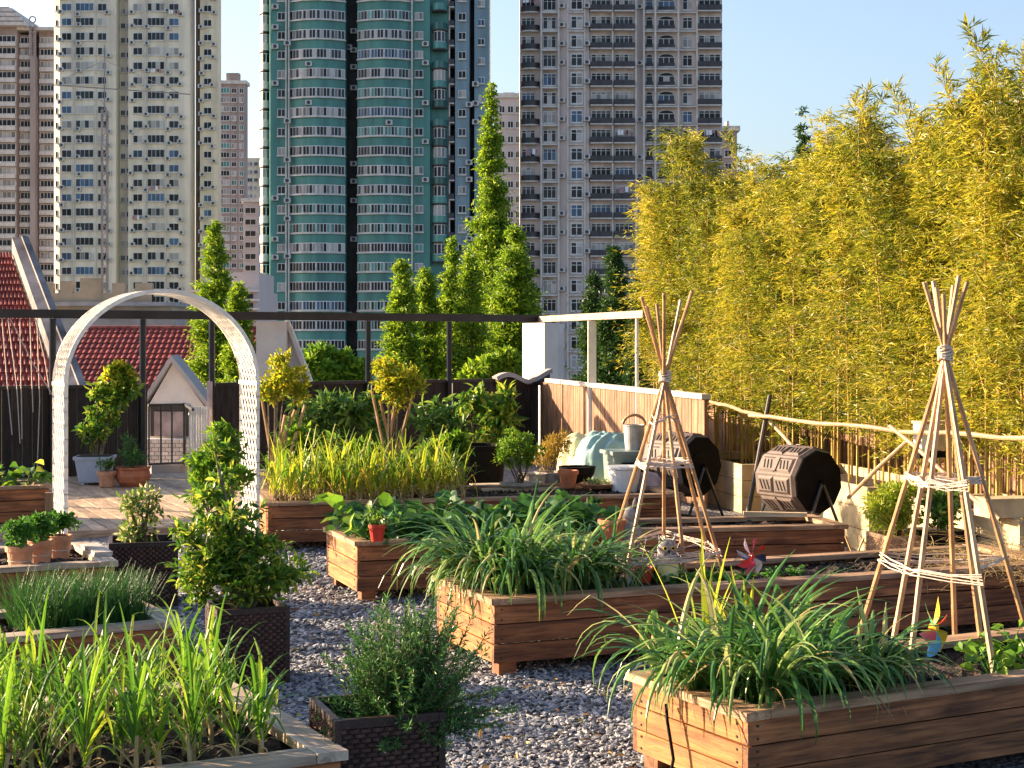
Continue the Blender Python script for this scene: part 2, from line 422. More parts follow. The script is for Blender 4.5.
def ground_mat(name, stops, scale, bump, big=None, tex='VORONOI'):
    m, nt, N, Lk = newmat(name)
    tc = N.new('ShaderNodeTexCoord'); v = N.new('ShaderNodeTexVoronoi'); v.inputs['Scale'].default_value = scale
    Lk.new(tc.outputs['Object'], v.inputs['Vector'])
    sx = N.new('ShaderNodeSeparateXYZ'); Lk.new(v.outputs['Color'], sx.inputs[0])
    r = ramp(N, stops); Lk.new(sx.outputs[0], r.inputs[0])
    p = N.new('ShaderNodeBsdfPrincipled'); p.inputs['Roughness'].default_value = .85; Lk.new(r.outputs[0], p.inputs['Base Color'])
    b = N.new('ShaderNodeBump'); b.inputs['Strength'].default_value = bump; b.inputs['Distance'].default_value = .02; b.invert = True
    Lk.new(v.outputs['Distance'], b.inputs['Height']); Lk.new(b.outputs[0], p.inputs['Normal'])
    o = N.new('ShaderNodeOutputMaterial'); Lk.new(p.outputs[0], o.inputs[0])
    return m
M['gravelbase'] = ground_mat('gravel_bed', [(0, (.05,.05,.055)), (.6, (.14,.14,.15)), (1, (.26,.25,.25))], 38, 1.0)
M['city'] = ground_mat('city_ground', [(0, (.05,.06,.04)), (.5, (.10,.10,.10)), (1, (.16,.16,.15))], .05, .1)

# ---------------------------------------------------------------- camera, world, sun
cd = bpy.data.cameras.new('camera'); cam = bpy.data.objects.new('camera', cd); COL.objects.link(cam)
cam.location = (0, 0, EYE); cam.rotation_euler = (R(90), 0, 0)
cd.sensor_width = 36; cd.lens = F / 1024 * 36; cd.shift_y = -(384 - HOR) / 1024
cd.clip_start = .05; cd.clip_end = 6000
scene.camera = cam
S = Vector((-1.30, .46, .39)).normalized()       # towards the sun
w = bpy.data.worlds.new('World'); scene.world = w; w.use_nodes = True
wn = w.node_tree.nodes; wl = w.node_tree.links; wn.clear()
sky = wn.new('ShaderNodeTexSky'); sky.sky_type = 'NISHITA'; sky.sun_disc = False
sky.sun_elevation = math.asin(S.z); sky.sun_rotation = math.atan2(S.x, S.y)
sky.air_density = 1.0; sky.dust_density = 3.2; sky.ozone_density = 3.0; sky.altitude = 100
bg = wn.new('ShaderNodeBackground'); bg.inputs[1].default_value = .098
wo = wn.new('ShaderNodeOutputWorld'); wl.new(sky.outputs[0], bg.inputs[0]); wl.new(bg.outputs[0], wo.inputs[0])
sl = bpy.data.lights.new('sun', 'SUN'); sl.energy = 5.0; sl.angle = R(.5); sl.color = (1.0, .82, .58)
so = bpy.data.objects.new('sun', sl); COL.objects.link(so); so.rotation_euler = S.to_track_quat('Z', 'Y').to_euler()
scene.view_settings.view_transform = 'Standard'; scene.view_settings.look = 'None'
scene.view_settings.gamma = 1; scene.view_settings.use_curve_mapping = False
scene.view_settings.exposure = 1.9
scene.view_settings.use_white_balance = True; scene.view_settings.white_balance_temperature = 7150; scene.view_settings.white_balance_tint = 16
scene.cycles.max_bounces = 8; scene.cycles.transparent_max_bounces = 4
scene.cycles.use_denoising = True
# ================================================================ towers
WB = {}   # wall / trim materials of the towers
WB['cream'] = plain('cream_tiled_facade', (.74,.65,.53), .8, .14, .55, 0, col2=(.56,.49,.40), streak=True)
WB['creamside'] = plain('warm_side_facade', (.70,.60,.45), .8, .1, .55, 0, streak=True)
WB['green'] = plain('teal_tiled_facade', (.075,.245,.215), .5, .16, .55, 0, col2=(.045,.16,.145), streak=True)
WB['bluegrey'] = plain('blue_grey_facade', (.20,.30,.34), .6, .16, .55, 0, streak=True)
WB['grey'] = plain('pinkish_grey_facade', (.64,.54,.49), .8, .12, .55, 0, col2=(.46,.38,.35), streak=True)
WB['brown'] = plain('brown_grey_facade', (.38,.30,.27), .8, .15, .55, 0, streak=True)
WB['pink'] = plain('pale_pink_facade', (.58,.48,.45), .8, .1, .12, 0)
WB['dark'] = plain('recess_shade', (.05,.045,.045), .9, .3, .5, 0)  # near black tone puts the shade of recesses into the colour
WB['trim'] = plain('pale_trim', (.62,.57,.52), .7, .1, 1, 0)
WB['rail'] = plain('dark_balcony_rail', (.055,.05,.055), .5, .2, 1, 0)
WB['frame'] = plain('white_window_frame', (.72,.70,.68), .5, .1, 1, 0)
WB['ac'] = plain('dirty_white_casing', (.55,.54,.52), .5, .15, 2, 0)
G1 = glass('dim_window_glass', (.022,.025,.03)); G2 = glass('blue_window_glass', (.05,.10,.17)); G3 = glass('curtained_window', (.34,.32,.30), .4)
G4 = glass('green_window_glass', (.06,.20,.18)); G5 = glass('black_window_opening', (.012,.012,.014), .3)
WM = [WB['frame'], G1, G2, G3, G4, G5, WB['rail'], WB['trim'], WB['dark'], WB['ac'], M['cloth1'], M['cloth2'], M['white'], M['cloth1']]

def window_mb(w, h, n, pane, tr=0.0, sill=True, mullion=.13):
    mullion *= .72
    mb = MB()
    mb.box(-w/2, w/2, -.10, .05, 0, h, 0)
    pw = (w - mullion * (n + 1)) / n
    for i in range(n):
        x = -w/2 + mullion + i * (pw + mullion)
        pm = pane if not isinstance(pane, (list, tuple)) else pane[i % len(pane)]
        if tr:
            mb.box(x, x+pw, -.13, -.08, mullion, h - tr - mullion*.5, pm)
            mb.box(x, x+pw, -.13, -.08, h - tr + mullion*.2, h - mullion, pm)
        else:
            mb.box(x, x+pw, -.13, -.08, mullion, h - mullion, pm)
    if sill: mb.box(-w/2-.1, w/2+.1, -.3, .0, -.18, -.03, 7)
    return mb
def ac_mb():
    mb = MB(); mb.box(-.5, .5, -.55, -.1, 0, .75, 9)
    mb.tube([(0,-.56,.37),(0,-.58,.37)], .28, 10, 6)
    mb.bar((-.4,-.5,-.04),(-.4,0,-.04), .06, m=6); mb.bar((.4,-.5,-.04),(.4,0,-.04), .06, m=6)
    return mb
def balcony_mb(w, dep, hr, curved=False, railm=6, slabm=7):
    mb = MB()
    if curved:
        n = 9
        def arc(rx, ry, k0=0): return [(-rx*math.cos(math.pi*k/n), -ry*math.sin(math.pi*k/n)) for k in range(n+1)]
        mb.prism(arc(w/2, dep), 0, .22, slabm)
        mb.prism(arc(w/2-.04, dep-.04), .22, hr, railm)
    else:
        mb.box(-w/2, w/2, -dep, 0, 0, .2, slabm)
        mb.box(-w/2+.04, w/2-.04, -dep+.04, -dep+.12, .2, hr, railm)
        mb.box(-w/2+.04, -w/2+.12, -dep+.12, 0, .2, hr, railm)
        mb.box(w/2-.12, w/2-.04, -dep+.12, 0, .2, hr, railm)
    return mb
def bay_mb(w, dep, h, pane, n=5):
    """rounded glazed bay"""
    mb = MB()
    pts = [(-w/2*math.cos(math.pi*k/n), -dep*math.sin(math.pi*k/n)) for k in range(n+1)]
    mb.prism(pts, 0, h, 0)
    for k in range(n):
        a = Vector((*pts[k], 0)); b = Vector((*pts[k+1], 0)); u = (b - a); nrm = Vector((u.y, -u.x, 0)).normalized()
        if nrm.y > 0: nrm = -nrm
        p = a + u*.14 + nrm*.04; q = a + u*.86 + nrm*.04
        i = Vector((0,0,1))
        mb.hexa([p - nrm*.1 + i*.12, q - nrm*.1 + i*.12, q + i*.12, p + i*.12, p - nrm*.1 + i*(h-.12), q - nrm*.1 + i*(h-.12), q + i*(h-.12), p + i*(h-.12)], pane)
    return mb

class Tower:
    LIM = 98
    def __init__(s, name, label, pxc, D, base=CITY, cat='tower block'):
        s.D = D; s.k = D / F; s.x0 = (pxc - 512) * s.k; s.base = base
        s.root = empty(name, (s.x0, D, base), 0, label, cat)
        s.cnt = {}; s.rest = {}; s.cache = {}
    def X(s, px): return (px - 512) * s.k - s.x0
    def Z(s, py): return EYE - (py - HOR) * s.k - s.base
    def part(s, name, mb, mats, **kw): return mb.build(name, mats, s.root, **kw)
    def put(s, kind, key, mbf, x, y, z, rz=0.0):
        if key not in s.cache:
            mb = mbf(); s.cache[key] = (mb, mb.mesh(kind, WM))
        mb, me = s.cache[key]
        c = s.cnt.get(kind, 0)
        if c < s.LIM:
            s.cnt[kind] = c + 1
            o = link(kind, me, s.root, (x, y, z), rz)
        else:
            s.rest.setdefault(kind, MB()).add(mb, Matrix.Translation((x, y, z)) @ Matrix.Rotation(rz, 4, 'Z'))
    def finish(s):
        for kind, mb in s.rest.items():
            o = mb.build(kind, WM, s.root); o['kind'] = 'stuff'

def body(t, pts, z1, mat, name='wall', z0=0.0, depth=18, courses=None, cm=None):
    """pts: (px, forward offset) polyline, extruded; closed at the back"""
    mb = MB()
    pl = [(t.X(px), -off) for px, off in pts]
    poly = pl + [(pl[-1][0], depth), (pl[0][0], depth)]
    mb.prism(poly, z0, z1, 0)
    return t.part(name, mb, [mat])

def laundry_mb(seed):
    g = random.Random(seed); mb = MB(); mb.bar((-1.0,-1.25,0),(1.0,-1.25,0),.05,m=7); x = -.9
    while x < .8:
        w_ = g.uniform(.25,.5); mb.box(x, x+w_, -1.28, -1.22, -g.uniform(.5,1.0), -.02, g.choice([10,11,12,13,12,6])); x += w_ + .08
    return mb
def sbox(*a):
    mb = MB(); mb.box(*a, 7); return mb
def pick(a): return rnd.choice(a)

# ---------------------------------------------------------------- cream tower
def cream_tower():
    D = 318.; t = Tower('apartment_tower', 'cream tiled apartment tower with small windows and air conditioners behind the white arch', 135, D)
    top = t.Z(-60); fh = 14.6 * t.k
    body(t, [(54,0),(61,.9),(117,.9),(117.3,-2.2),(129,-2.2),(129.3,.9),(191,.9),(192,-.5)], top, WB['cream'], depth=3)
    body(t, [(192.2,-3.5),(200,-3.5)], top, WB['dark'], 'shaded_side', depth=6)  # dark strip painted for the tower's shaded side, no real shaft
    body(t, [(200.2,.2),(218,.2),(219,-1.0)], top, WB['creamside'], 'side_wing', depth=2.4)
    # slim vertical pipes and a string course per floor group
    mb = MB()
    for px in (75, 97.5, 147, 167):
        mb.box(t.X(px)-.08, t.X(px)+.08, -1.25, -1.0, 0, top, 0)
    t.part('drain_pipe', mb, [WB['trim']])
    for i in range(-3, 27):
        z = t.Z(12 + 14.6 * i)
        if z < 1: break
        for px, w, n in ((68, 10, 2), (86, 18, 4), (103.5, 9, 2), (139, 9.5, 2), (157, 17, 4), (175, 10, 2)):
            pane = pick([1, 1, 3, 5, 2, 1, [1, 3], [5, 1, 3]])
            h = 8.0 if n == 4 else 7.4
            key = ('w', w, n, str(pane)); 
            t.put('window', key, lambda: window_mb(w*t.k, h*t.k, n, pane), t.X(px), -.9, z)
        for px in (120.5, 126):
            pane = pick([1, 5, 3]); t.put('window', ('r', pane), lambda: window_mb(4.6*t.k, 5.6*t.k, 2, pane, mullion=.12), t.X(px), 2.2, z)
        pane = pick([1, 5, 5, 2]); t.put('window', ('s', pane), lambda: window_mb(8*t.k, 6.6*t.k, 2, pane), t.X(208), -.2, z)
        pane = pick([1, 5]); t.put('window', ('n', pane), lambda: window_mb(2.2*t.k, 6*t.k, 1, pane), t.X(57.5), -.45, z, R(-7))
        for px in (68, 86, 139, 157, 175):
            if rnd.random() < .07: q = rnd.randrange(4); t.put('laundry', ('q', q), lambda: laundry_mb(q), t.X(px), -.3, z + .1)
        for px, y in ((62.6, -.9), (80, -.9), (109.5, -.9), (133, -.9), (148, -.9), (169.5, -.9), (182, -.9), (202, -.2), (213.6, -.2)):
            if rnd.random() < .75:
                t.put('air_conditioner', 'ac', ac_mb, t.X(px + rnd.uniform(-1, 1)), y, z - rnd.uniform(.1, 1.1))
    t.finish()
cream_tower()

# ---------------------------------------------------------------- green tower
def green_tower():
    D = 240.; t = Tower('apartment_tower', 'tall teal green apartment tower with curved window bands', 372, D)
    top = t.Z(-60); ph = 19.3
    def bulge(a, b, f, base, n=8): return [(a + (b-a)*i/n, base + f*math.sin(math.pi*i/n)) for i in range(n+1)]
    body(t, [(257,-3),(266,-3),(270,0),(289,0)] + bulge(290,345,1.5,.1) + [(345.5,0)], top, WB['green'])
    body(t, [(345.8,-3),(357,-3)], top, WB['dark'], 'stair_recess', depth=15)
    body(t, [(357.3,0)] + bulge(357.8,412,1.5,.1) + [(412.5,0),(430,0),(431,-.9),(448,-.9)], top, WB['green'], 'wall', depth=18.02)
    body(t, [(448.3,-3),(454.7,-3)], top, WB['dark'], 'balcony_recess', depth=15)
    body(t, [(455,-.6),(469,-.6),(470,-2.0)], top, WB['bluegrey'], 'side_wing', depth=17)
    body(t, [(470.3,-3.4),(474,-3.4)], top, WB['dark'], 'shaft', depth=15)
    body(t, [(474.3,-.8),(489,-1.6)], top, WB['bluegrey'], 'end_wing', depth=17.02)
    mb = MB()
    for px, y in ((289.3, -.35), (412.3, -.5), (286.5, -.3), (449.2, 1.0)):
        mb.box(t.X(px)-.1, t.X(px)+.1, y-.35, y-.05, 0, top, 0)
    t.part('drain_pipe', mb, [WB['trim']])
    for i in range(-2, 22):
        z = t.Z(21 + ph * i)     # bottom of the window band
        if z < 1: break
        h = 9.3 * t.k
        for a, b in ((290, 345), (358, 412)):
            n = 4
            style = pick([[1,3,1],[1,5,1,3],[4,1,5],[5,1],[1,5],[5,1,3],[4,4,1],[3,3,5],[1,5,5],[2,2,1],[5,4]])
            for j in range(n):
                p0 = a + (b-a)*(j)/n; p1 = a + (b-a)*(j+1)/n
                f = lambda p: .1 + 1.5*math.sin(math.pi*(p-a)/(b-a))
                xa, ya, xb, yb = t.X(p0), -f(p0), t.X(p1), -f(p1)
                L = math.hypot(xb-xa, yb-ya); an = math.atan2(yb-ya, xb-xa)
                key = ('b', round(L,2), str(style))
                t.put('window', key, lambda: window_mb(L-.04, h, 4, style, mullion=.15, sill=True), (xa+xb)/2, (ya+yb)/2 - .04, z, an)
        pane = pick([1, 3, 1, 5]); t.put('window', ('l', pane), lambda: window_mb(8*t.k, 8*t.k, 2, pane), t.X(281.5), 0, z + .1)
        pane = pick([1, 3, 5, 4]); t.put('window', ('m', pane), lambda: window_mb(8.5*t.k, 7.5*t.k, 2, pane), t.X(419), 0, z + .2)
        pane = pick([1, 3, 5]); t.put('window', ('e', pane), lambda: window_mb(8*t.k, 7.5*t.k, 2, pane), t.X(462), .6, z + .2)
        pane = pick([2, 1, 3]); t.put('window', ('f', pane), lambda: window_mb(7*t.k, 6.5*t.k, 2, pane), t.X(481), 1.15, z - .5 , R(3))
        # rounded balconies, left edge and right cluster
        pane = pick([1, 3, 3, 1, 5])
        t.put('balcony', 'lb', lambda: balcony_mb(12.5*t.k, 2.0, 1.25, True, 7, 6), t.X(263), 3.0, z - 1.5)
        t.put('bay_window', ('lg', pane), lambda: bay_mb(11.3*t.k, 1.75, 1.45, pane), t.X(263), 3.0, z - .22)
        t.put('balcony', 'rb', lambda: balcony_mb(15.5*t.k, 1.9, 1.2, True, 4, 6), t.X(439.5), .9, z - 1.5)
        if rnd.random() < .7:
            pane = pick([1, 3, 1]); t.put('bay_window', ('rg', pane), lambda: bay_mb(13.5*t.k, 1.6, 1.6, pane), t.X(439.5), .9, z - .28)
        t.put('balcony', 'db', lambda: balcony_mb(5.5*t.k, 2.6, 1.0, False), t.X(451.5), 3.0, z - .8)
        for px, y, q in ((275.5, 0, .5), (288, -.4, .3), (352, 3, .5), (425.5, 0, .35), (347, 3, .25), (469, .6, .5), (475.5, .9, .6), (310, -1.2, .15), (390, -1.5, .15)):
            if rnd.random() < q: t.put('air_conditioner', 'ac', ac_mb, t.X(px), y, z - rnd.uniform(.9, 1.4))
    t.finish()
green_tower()

# ---------------------------------------------------------------- grey tower
def grey_tower():
    D = 247.; t = Tower('apartment_tower', 'pinkish grey apartment tower with dark railed balconies, nearest to the bamboo', 621, D)
    top = t.Z(-60); ph = 18.8
    body(t, [(520,-1.2),(541,-.6),(557,0),(568,.5),(588.8,.5),(589,0),(636,0),(643,-.4),(679,-.4),(697,0),(722,0),(723,-1.5)], top, WB['grey'])
    mb = MB()
    for px in (541.3, 558.5, 567.6, 584.5, 612.3, 635.6, 643.6, 655, 678, 696.6):
        mb.box(t.X(px)-.13, t.X(px)+.13, -.75, -.1, 0, top, 0)
    t.part('pilaster', mb, [WB['trim']])
    courses = MB()
    for i in range(-2, 22):
        z = t.Z(26 + ph*i)
        if z < 1: break
        pane = lambda: pick([1, 1, 3, 5, 2, [1,3], [5,3,1]])
        for a, b in ((541.8, 557.5), (568.3, 584)):
            t.put('string_course', ('sc', a), lambda: sbox(t.X(a), t.X(b), -.85, -.1, 0, .25), 0, 0, z - 1.05)
        t.put('string_course', 'scw', lambda: sbox(t.X(644), t.X(696), -.62, .3, 0, .2), 0, 0, z - 1.0)
        p = pane(); t.put('window', ('a', str(p)), lambda: window_mb(13*t.k, 12*t.k, 3, p, tr=.5), t.X(549.5), -.05, z-.5, R(2))
        p = pane(); t.put('window', ('c', str(p)), lambda: window_mb(12*t.k, 12.5*t.k, 2, p, tr=.6, mullion=.2), t.X(576.5), -.5, z-.5)
        for px, w, y in ((530.5, 20, .9), (601, 22, 0), (624, 20.5, 0), (709.5, 24, 0)):
            p = pane(); t.put('window', ('w', w, str(p)), lambda: window_mb((w-2)*t.k, 9.5*t.k, 4, p, tr=.4, mullion=.16, sill=False), t.X(px), y, z)
            cv = px in (530.5,)
            t.put('balcony', ('bal', w), lambda: balcony_mb(w*t.k, 1.15, 1.05, cv), t.X(px), y, z - .85)
        for px, w in ((649.5, 7.5), (666.5, 17)):
            p = pane(); key = ('ar', w, str(p))
            def arched():
                mb = window_mb(w*t.k, 9.5*t.k, 1 if w < 9 else 3, p, mullion=.16)
                r = w*t.k/2; n = 8; hh = .55 if w > 9 else .45; z0 = 9.5*t.k
                pts = [(r*math.cos(math.pi*k/n), z0 + hh*math.sin(math.pi*k/n)) for k in range(n+1)]
                for (rr, ya, yb, mm) in ((1.0, -.10, .05, 0), (.82, -.13, -.09, 5)):
                    q = [(x*rr, z0 + (zz-z0)*rr) for x, zz in pts]
                    b = mb.av([(x, ya, zz) for x, zz in q] + [(x, yb, zz) for x, zz in q]); m_ = len(q)
                    mb.af(np.arange(b, b+m_), mm); mb.af([[b+k, b+k+1, b+m_+k+1, b+m_+k] for k in range(m_-1)], mm)
                return mb
            t.put('window', key, arched, t.X(px), .4, z-.4)
            t.put('balcony', ('rs', w), lambda: balcony_mb(w*t.k, .45, .75, False), t.X(px), .4, z - .62)
        p = pane(); t.put('window', ('d', str(p)), lambda: window_mb(10*t.k, 11.5*t.k, 2, p, tr=.5, mullion=.16), t.X(687.5), .22, z-.4)
        for px in (601, 624, 709.5, 530.5):
            if rnd.random() < .16: q = rnd.randrange(4); t.put('laundry', ('q', q), lambda: laundry_mb(q), t.X(px + rnd.uniform(-3, 3)), 0, z + 1.2)
        for px, y in ((586.6, -.5), (639.5, .2), (561.5, -.3)):
            if rnd.random() < .75: t.put('air_conditioner', 'ac', ac_mb, t.X(px), y, z - .3)
    t.finish()
grey_tower()

# ---------------------------------------------------------------- far left tower
def brown_tower():
    D = 380.; t = Tower('apartment_tower', 'brown grey apartment tower with stepped roof at the far left', 22, D)
    topz = t.Z(27)
    body(t, [(-30,0),(17,0)], topz, WB['brown']); body(t, [(17.2,-2),(31,-2)], topz - 1.5, WB['brown'], 'wall', depth=18.02)
    body(t, [(36.5,-2),(54,-2)], topz - .5, WB['brown'], 'wall', depth=18.04)
    rf = MB()
    for k, (a, b, y) in enumerate(((-30, 28, 27), (-30, 25, 22), (-30, 20, 17), (-30, 13, 12))):
        rf.box(t.X(a), t.X(b), -2.2 + k*.5, 17 - k, t.Z(y), t.Z(y) + .8, 0)
        rf.box(t.X(a), t.X(b) - 1, -1.6 + k*.5, 16 - k, t.Z(y) + .8, t.Z(y - 5), 1)
    rf.box(t.X(17), t.X(54), -.2, 16, t.Z(30), t.Z(27), 0)
    t.part('roof', rf, [WB['trim'], WB['brown']])
    col = MB(); col.box(t.X(30.5), t.X(36), -.5, 2, 0, t.Z(56), 0)
    t.part('pipe_column', col, [WB['brown']])
    tr = MB()
    for i in range(6):
        za, zb = t.Z(56 - 5*i), t.Z(51 - 5*i)
        tr.bar((t.X(30.5), -.5, za), (t.X(36), -.5, zb), .3); tr.bar((t.X(36), -.5, za), (t.X(30.5), -.5, zb), .3)
    for px in (30.5, 36): tr.bar((t.X(px), -.5, t.Z(56)), (t.X(px), -.5, t.Z(26)), .35)
    zc = t.Z(20); tr.tube([(t.X(33.2) + .75*math.cos(a), -.5, zc + .75*math.sin(a)) for a in np.linspace(0, 2*math.pi, 13)], .16, 6)
    t.part('roof_mast', tr, [WB['brown']])
    for i in range(0, 27):
        z = t.Z(42 + 12*i)
        if z < 1: break
        for px, w, y in ((7, 18, 0), (23.5, 11, 2), (45, 14, 2), (-10, 14, 0)):
            p = pick([1, 5, 3, [5, 1]]); t.put('window', (w, str(p)), lambda: window_mb(w*t.k, 6.5*t.k, 4 if w > 12 else 3, p, mullion=.2, sill=False), t.X(px), y, z)
            t.put('balcony', ('b', w), lambda: balcony_mb((w+1)*t.k, 1.0, 1.0, False, 7, 7), t.X(px), y, z - 1.1)
    t.finish()
brown_tower()

def simple_tower(name, label, pxs, D, ytop, wall, cols, pitch, panes, depth=5, cap=None, extra=None):
    t = Tower(name, label, (pxs[0]+pxs[-1])/2, D)
    tz = t.Z(ytop)
    body(t, [(p, 0) for p in pxs], tz, wall, depth=depth)
    if cap:
        c = MB(); c.box(t.X(pxs[0])-.6, t.X(pxs[-1])+.6, -.6, depth+.5, tz, tz + 1.0, 0)
        c.box(t.X(pxs[0])+2, t.X(pxs[-1])-2, 1, depth-1, tz + 1.0, tz + cap, 1)
        t.part('roof', c, [WB['trim'], wall])
    i = 0
    while True:
        z = t.Z(ytop + pitch*(i+1)); i += 1
        if z < 2 or ytop + pitch*i > 400: break
        for px, w, h, n in cols:
            p = pick(panes); t.put('window', (px, w, str(p)), lambda: window_mb(w*t.k, h*t.k, n, p, mullion=.16), t.X(px), 0, z)
    t.finish(); return t
simple_tower('apartment_tower', 'slim grey apartment tower right of the cream tower', (219, 236, 245), 480., 84, WB['brown'], [(225, 9, 5.5, 3), (234, 5, 5, 2), (241.5, 4, 5, 2)], 9.2, [1, 5, 3, 4], cap=3.5)
simple_tower('apartment_building', 'pale low apartment block with dark ribbon windows seen left of the green tower', (243, 258), 430., 202, WB['pink'], [(250.5, 11, 6, 2)], 11.5, [5, 5, 1], cap=1.2)
simple_tower('apartment_tower', 'distant beige tower peeking beside the green tower', (246, 262), 620., 158, WB['creamside'], [(250, 5, 4, 2), (256, 4, 4, 2)], 8, [1, 3])
simple_tower('apartment_building', 'pale pink apartment building behind the tallest redwood', (494, 524), 350., 98, WB['pink'], [(502, 6, 7, 2), (510.5, 6, 7, 2), (518, 5, 7, 2)], 15, [1, 5, 1], cap=1.4)
simple_tower('apartment_tower', 'brown tower peeking out right of the grey tower', (720, 733, 737), 330., 131, WB['brown'], [(728, 7, 7, 2)], 13, [5, 1], cap=2.2)
simple_tower('office_building', 'pale flat topped building rising above the bamboo', (846, 893), 420., 138, WB['pink'], [(852, 6, 6, 2), (862, 6, 6, 2), (872, 6, 6, 2), (882, 6, 6, 2)], 12, [2, 4, 1], cap=1.6)

# ================================================================ low houses beyond the fence
def tile_roof(p00, p10, p01, ncol, nrow, amp=.045, step=.05):
    """tiles on a plane: p00 eave-left, p10 eave-right, p01 ridge-left"""
    p00, p10, p01 = map(Vector, (p00, p10, p01)); u = p10 - p00; v = p01 - p00; n = u.cross(v).normalized()
    if n.y > 0 and abs(n.y) > abs(n.z): n = -n
    if n.z < 0: n = -n
    mb = MB()
    cs = np.linspace(0, 1, ncol*6 + 1)
    prof = amp * np.abs(np.sin(np.pi * cs * ncol)) ** .8
    for r in range(nrow):
        A = np.zeros((3, len(cs), 3))
        for k, (s, lift) in enumerate(((r/nrow, step*.15), (r/nrow, step), ((r+1)/nrow, step*.2))):
            base = np.array(p00)[None] + np.array(u)[None]*cs[:, None] + np.array(v)[None]*(s + rng.uniform(-.0006, .0006, (len(cs),1)))
            A[k] = base + np.array(n)[None] * (lift + (prof if k else prof*.4))[:, None]
        mb.grid(A, 0)
    return mb

# long red roofed house
h1 = empty('house', (Q(150, 62).x, 62, CITY), 0, 'long low house with red pantile roof behind the fence and white arch', 'house')
dx, dy = -h1.location.x, -62.
X0, X1 = Q(62, 62).x, Q(272, 62).x
e0 = zat(398, 60.); r0 = zat(329, 64.)
tile_roof((X0+dx, 59.5+dy, e0-CITY), (X1+dx, 59.5+dy, e0-CITY), (X0+dx, 64+dy, r0-CITY), 36, 13).build('roof', [M['roofred']], h1)
mb = MB(); mb.box(X0+dx+.3, X1+dx-.3, 60.2+dy, 69+dy, 0, e0-CITY-.1, 0)
mb.poly([(X0+dx, 64.05+dy, r0-CITY), (X1+dx, 64.05+dy, r0-CITY), (X1+dx, 69+dy, e0-CITY), (X0+dx, 69+dy, e0-CITY)], 0)
mb.build('wall', [M['whitepaint']], h1)
mb = MB(); mb.tube([(X0+dx, 64+dy, r0-CITY+.05), (X1+dx, 64+dy, r0-CITY+.05)], .09, 8); mb.build('ridge_cap', [M['roofred2']], h1)
# small white gabled dormer house in front
D = 30.
h2 = empty('house', (Q(177, D).x, D, CITY), 0, 'small white gabled house seen through the gate opening', 'house')
k = D/F; L = lambda px, py: ((px-177)*k, zat(py, D)-CITY)
gx0, gx1 = (146-177)*k, (207-177)*k; gy = zat(410, D)-CITY; apx, apz = L(173, 363)
mb = MB()
b = mb.av([(gx0, 0, 0), (gx1, 0, 0), (gx1, 0, gy), (apx, 0, apz), (gx0, 0, gy)] + [(gx0, .5, 0), (gx1, .5, 0), (gx1, .5, gy), (apx, .5, apz), (gx0, .5, gy)])
mb.af([b, b+1, b+2, b+3, b+4]); mb.af([b+9, b+8, b+7, b+6, b+5]); mb.af([[b, b+5, b+6, b+1], [b+1, b+6, b+7, b+2], [b+4, b+9, b+5, b]])
mb.build('wall', [M['whitepaint']], h2)
rf = MB()
for (xa, xb, za, zb) in ((gx0-.1, apx, gy-.06, apz), (gx1+.1, apx, gy-.06, apz)):
    rf.hexa([(xa,-.18,za+.02),(xa,0.6,za+.02),(xb,0.6,zb+.02),(xb,-.18,zb+.02),(xa,-.18,za+.15),(xa,0.6,za+.15),(xb,0.6,zb+.15),(xb,-.18,zb+.15)], 0)
rf.build('roof', [M['greywall']], h2)
mb = MB(); x0, z1 = L(151, 405); x1, z0 = L(191, 436)
mb.box(x0, x1, -.06, -.002, z0, z1, 0); mb.box(x0+.08, x1-.08, -.10, -.062, z0, z1-.12, 1)
mb.build('window', [M['darkpaint'], M['dimwin']], h2)
brickm = plain('pale_brick_wall', (.52,.42,.36), .85, .15, 1.5, .2, island=.18)
mb = MB()
for r_ in range(16):
    z = L(0, 474)[1] + r_*.075*1.0
    for c in range(9):
        xx = gx0 + .05 + c*.13 + (r_ % 2)*.06
        if z < L(0, 438)[1]: mb.box(xx, xx+.12, -.34, -.30, z, z+.062, 0)
mb.box(gx0, gx1, -.3, -.12, 0, L(0,438)[1], 1)
mb.build('brick_parapet', [brickm, M['whitepaint']], h2)

# left red roof with its grey gable parapet
D = 40.; k = D/F
h3 = empty('house', (Q(20, D).x, D, CITY), 0, 'red tiled roof house with a sloping grey gable parapet at the far left', 'house')
def L3(px, py, d=D): p = Q(px, d); return Vector((p.x - h3.location.x, d - D, zat(py, d) - CITY))
a = L3(-260, 400, 40); b_ = L3(63, 400, 40); c_ = L3(-260, 254, 46)
mb = tile_roof(a, b_, (a.x, c_.y, c_.z), 56, 20, .05, .06)
# clip the slanting right edge: shear columns towards the gable line
for v in mb.V:
    s = np.clip((v[:,2] - a.z) / (c_.z - a.z), 0, 1.05)
    w_ = (v[:,0] - a.x) / (b_.x - a.x)
    right = b_.x * (1-s) + L3(12, 250, 46).x * s
    v[:,0] = a.x + w_ * (right - a.x)
mb.build('roof', [M['roofred']], h3)
mb = MB()
p, q = L3(66, 400, 39.6), L3(12, 246, 46); p2, q2 = L3(83, 400, 39.6), L3(24, 246, 46)
dn = Vector((0,0,.9))
mb.hexa([p-dn, p2-dn, q2-dn, q-dn, p+Vector((0,0,.25)), p2+Vector((0,0,.25)), q2+Vector((0,0,.25)), q+Vector((0,0,.25))], 0)
mb.bar(p2+Vector((.02,0,.27)), q2+Vector((.02,0,.27)), .18, .08, m=0)
mb.build('gable_parapet', [M['gable']], h3)
mb = MB(); mb.box(a.x, p.x-.2, .5, 9, 0, a.z-.2, 0); mb.build('wall', [M['greywall']], h3)

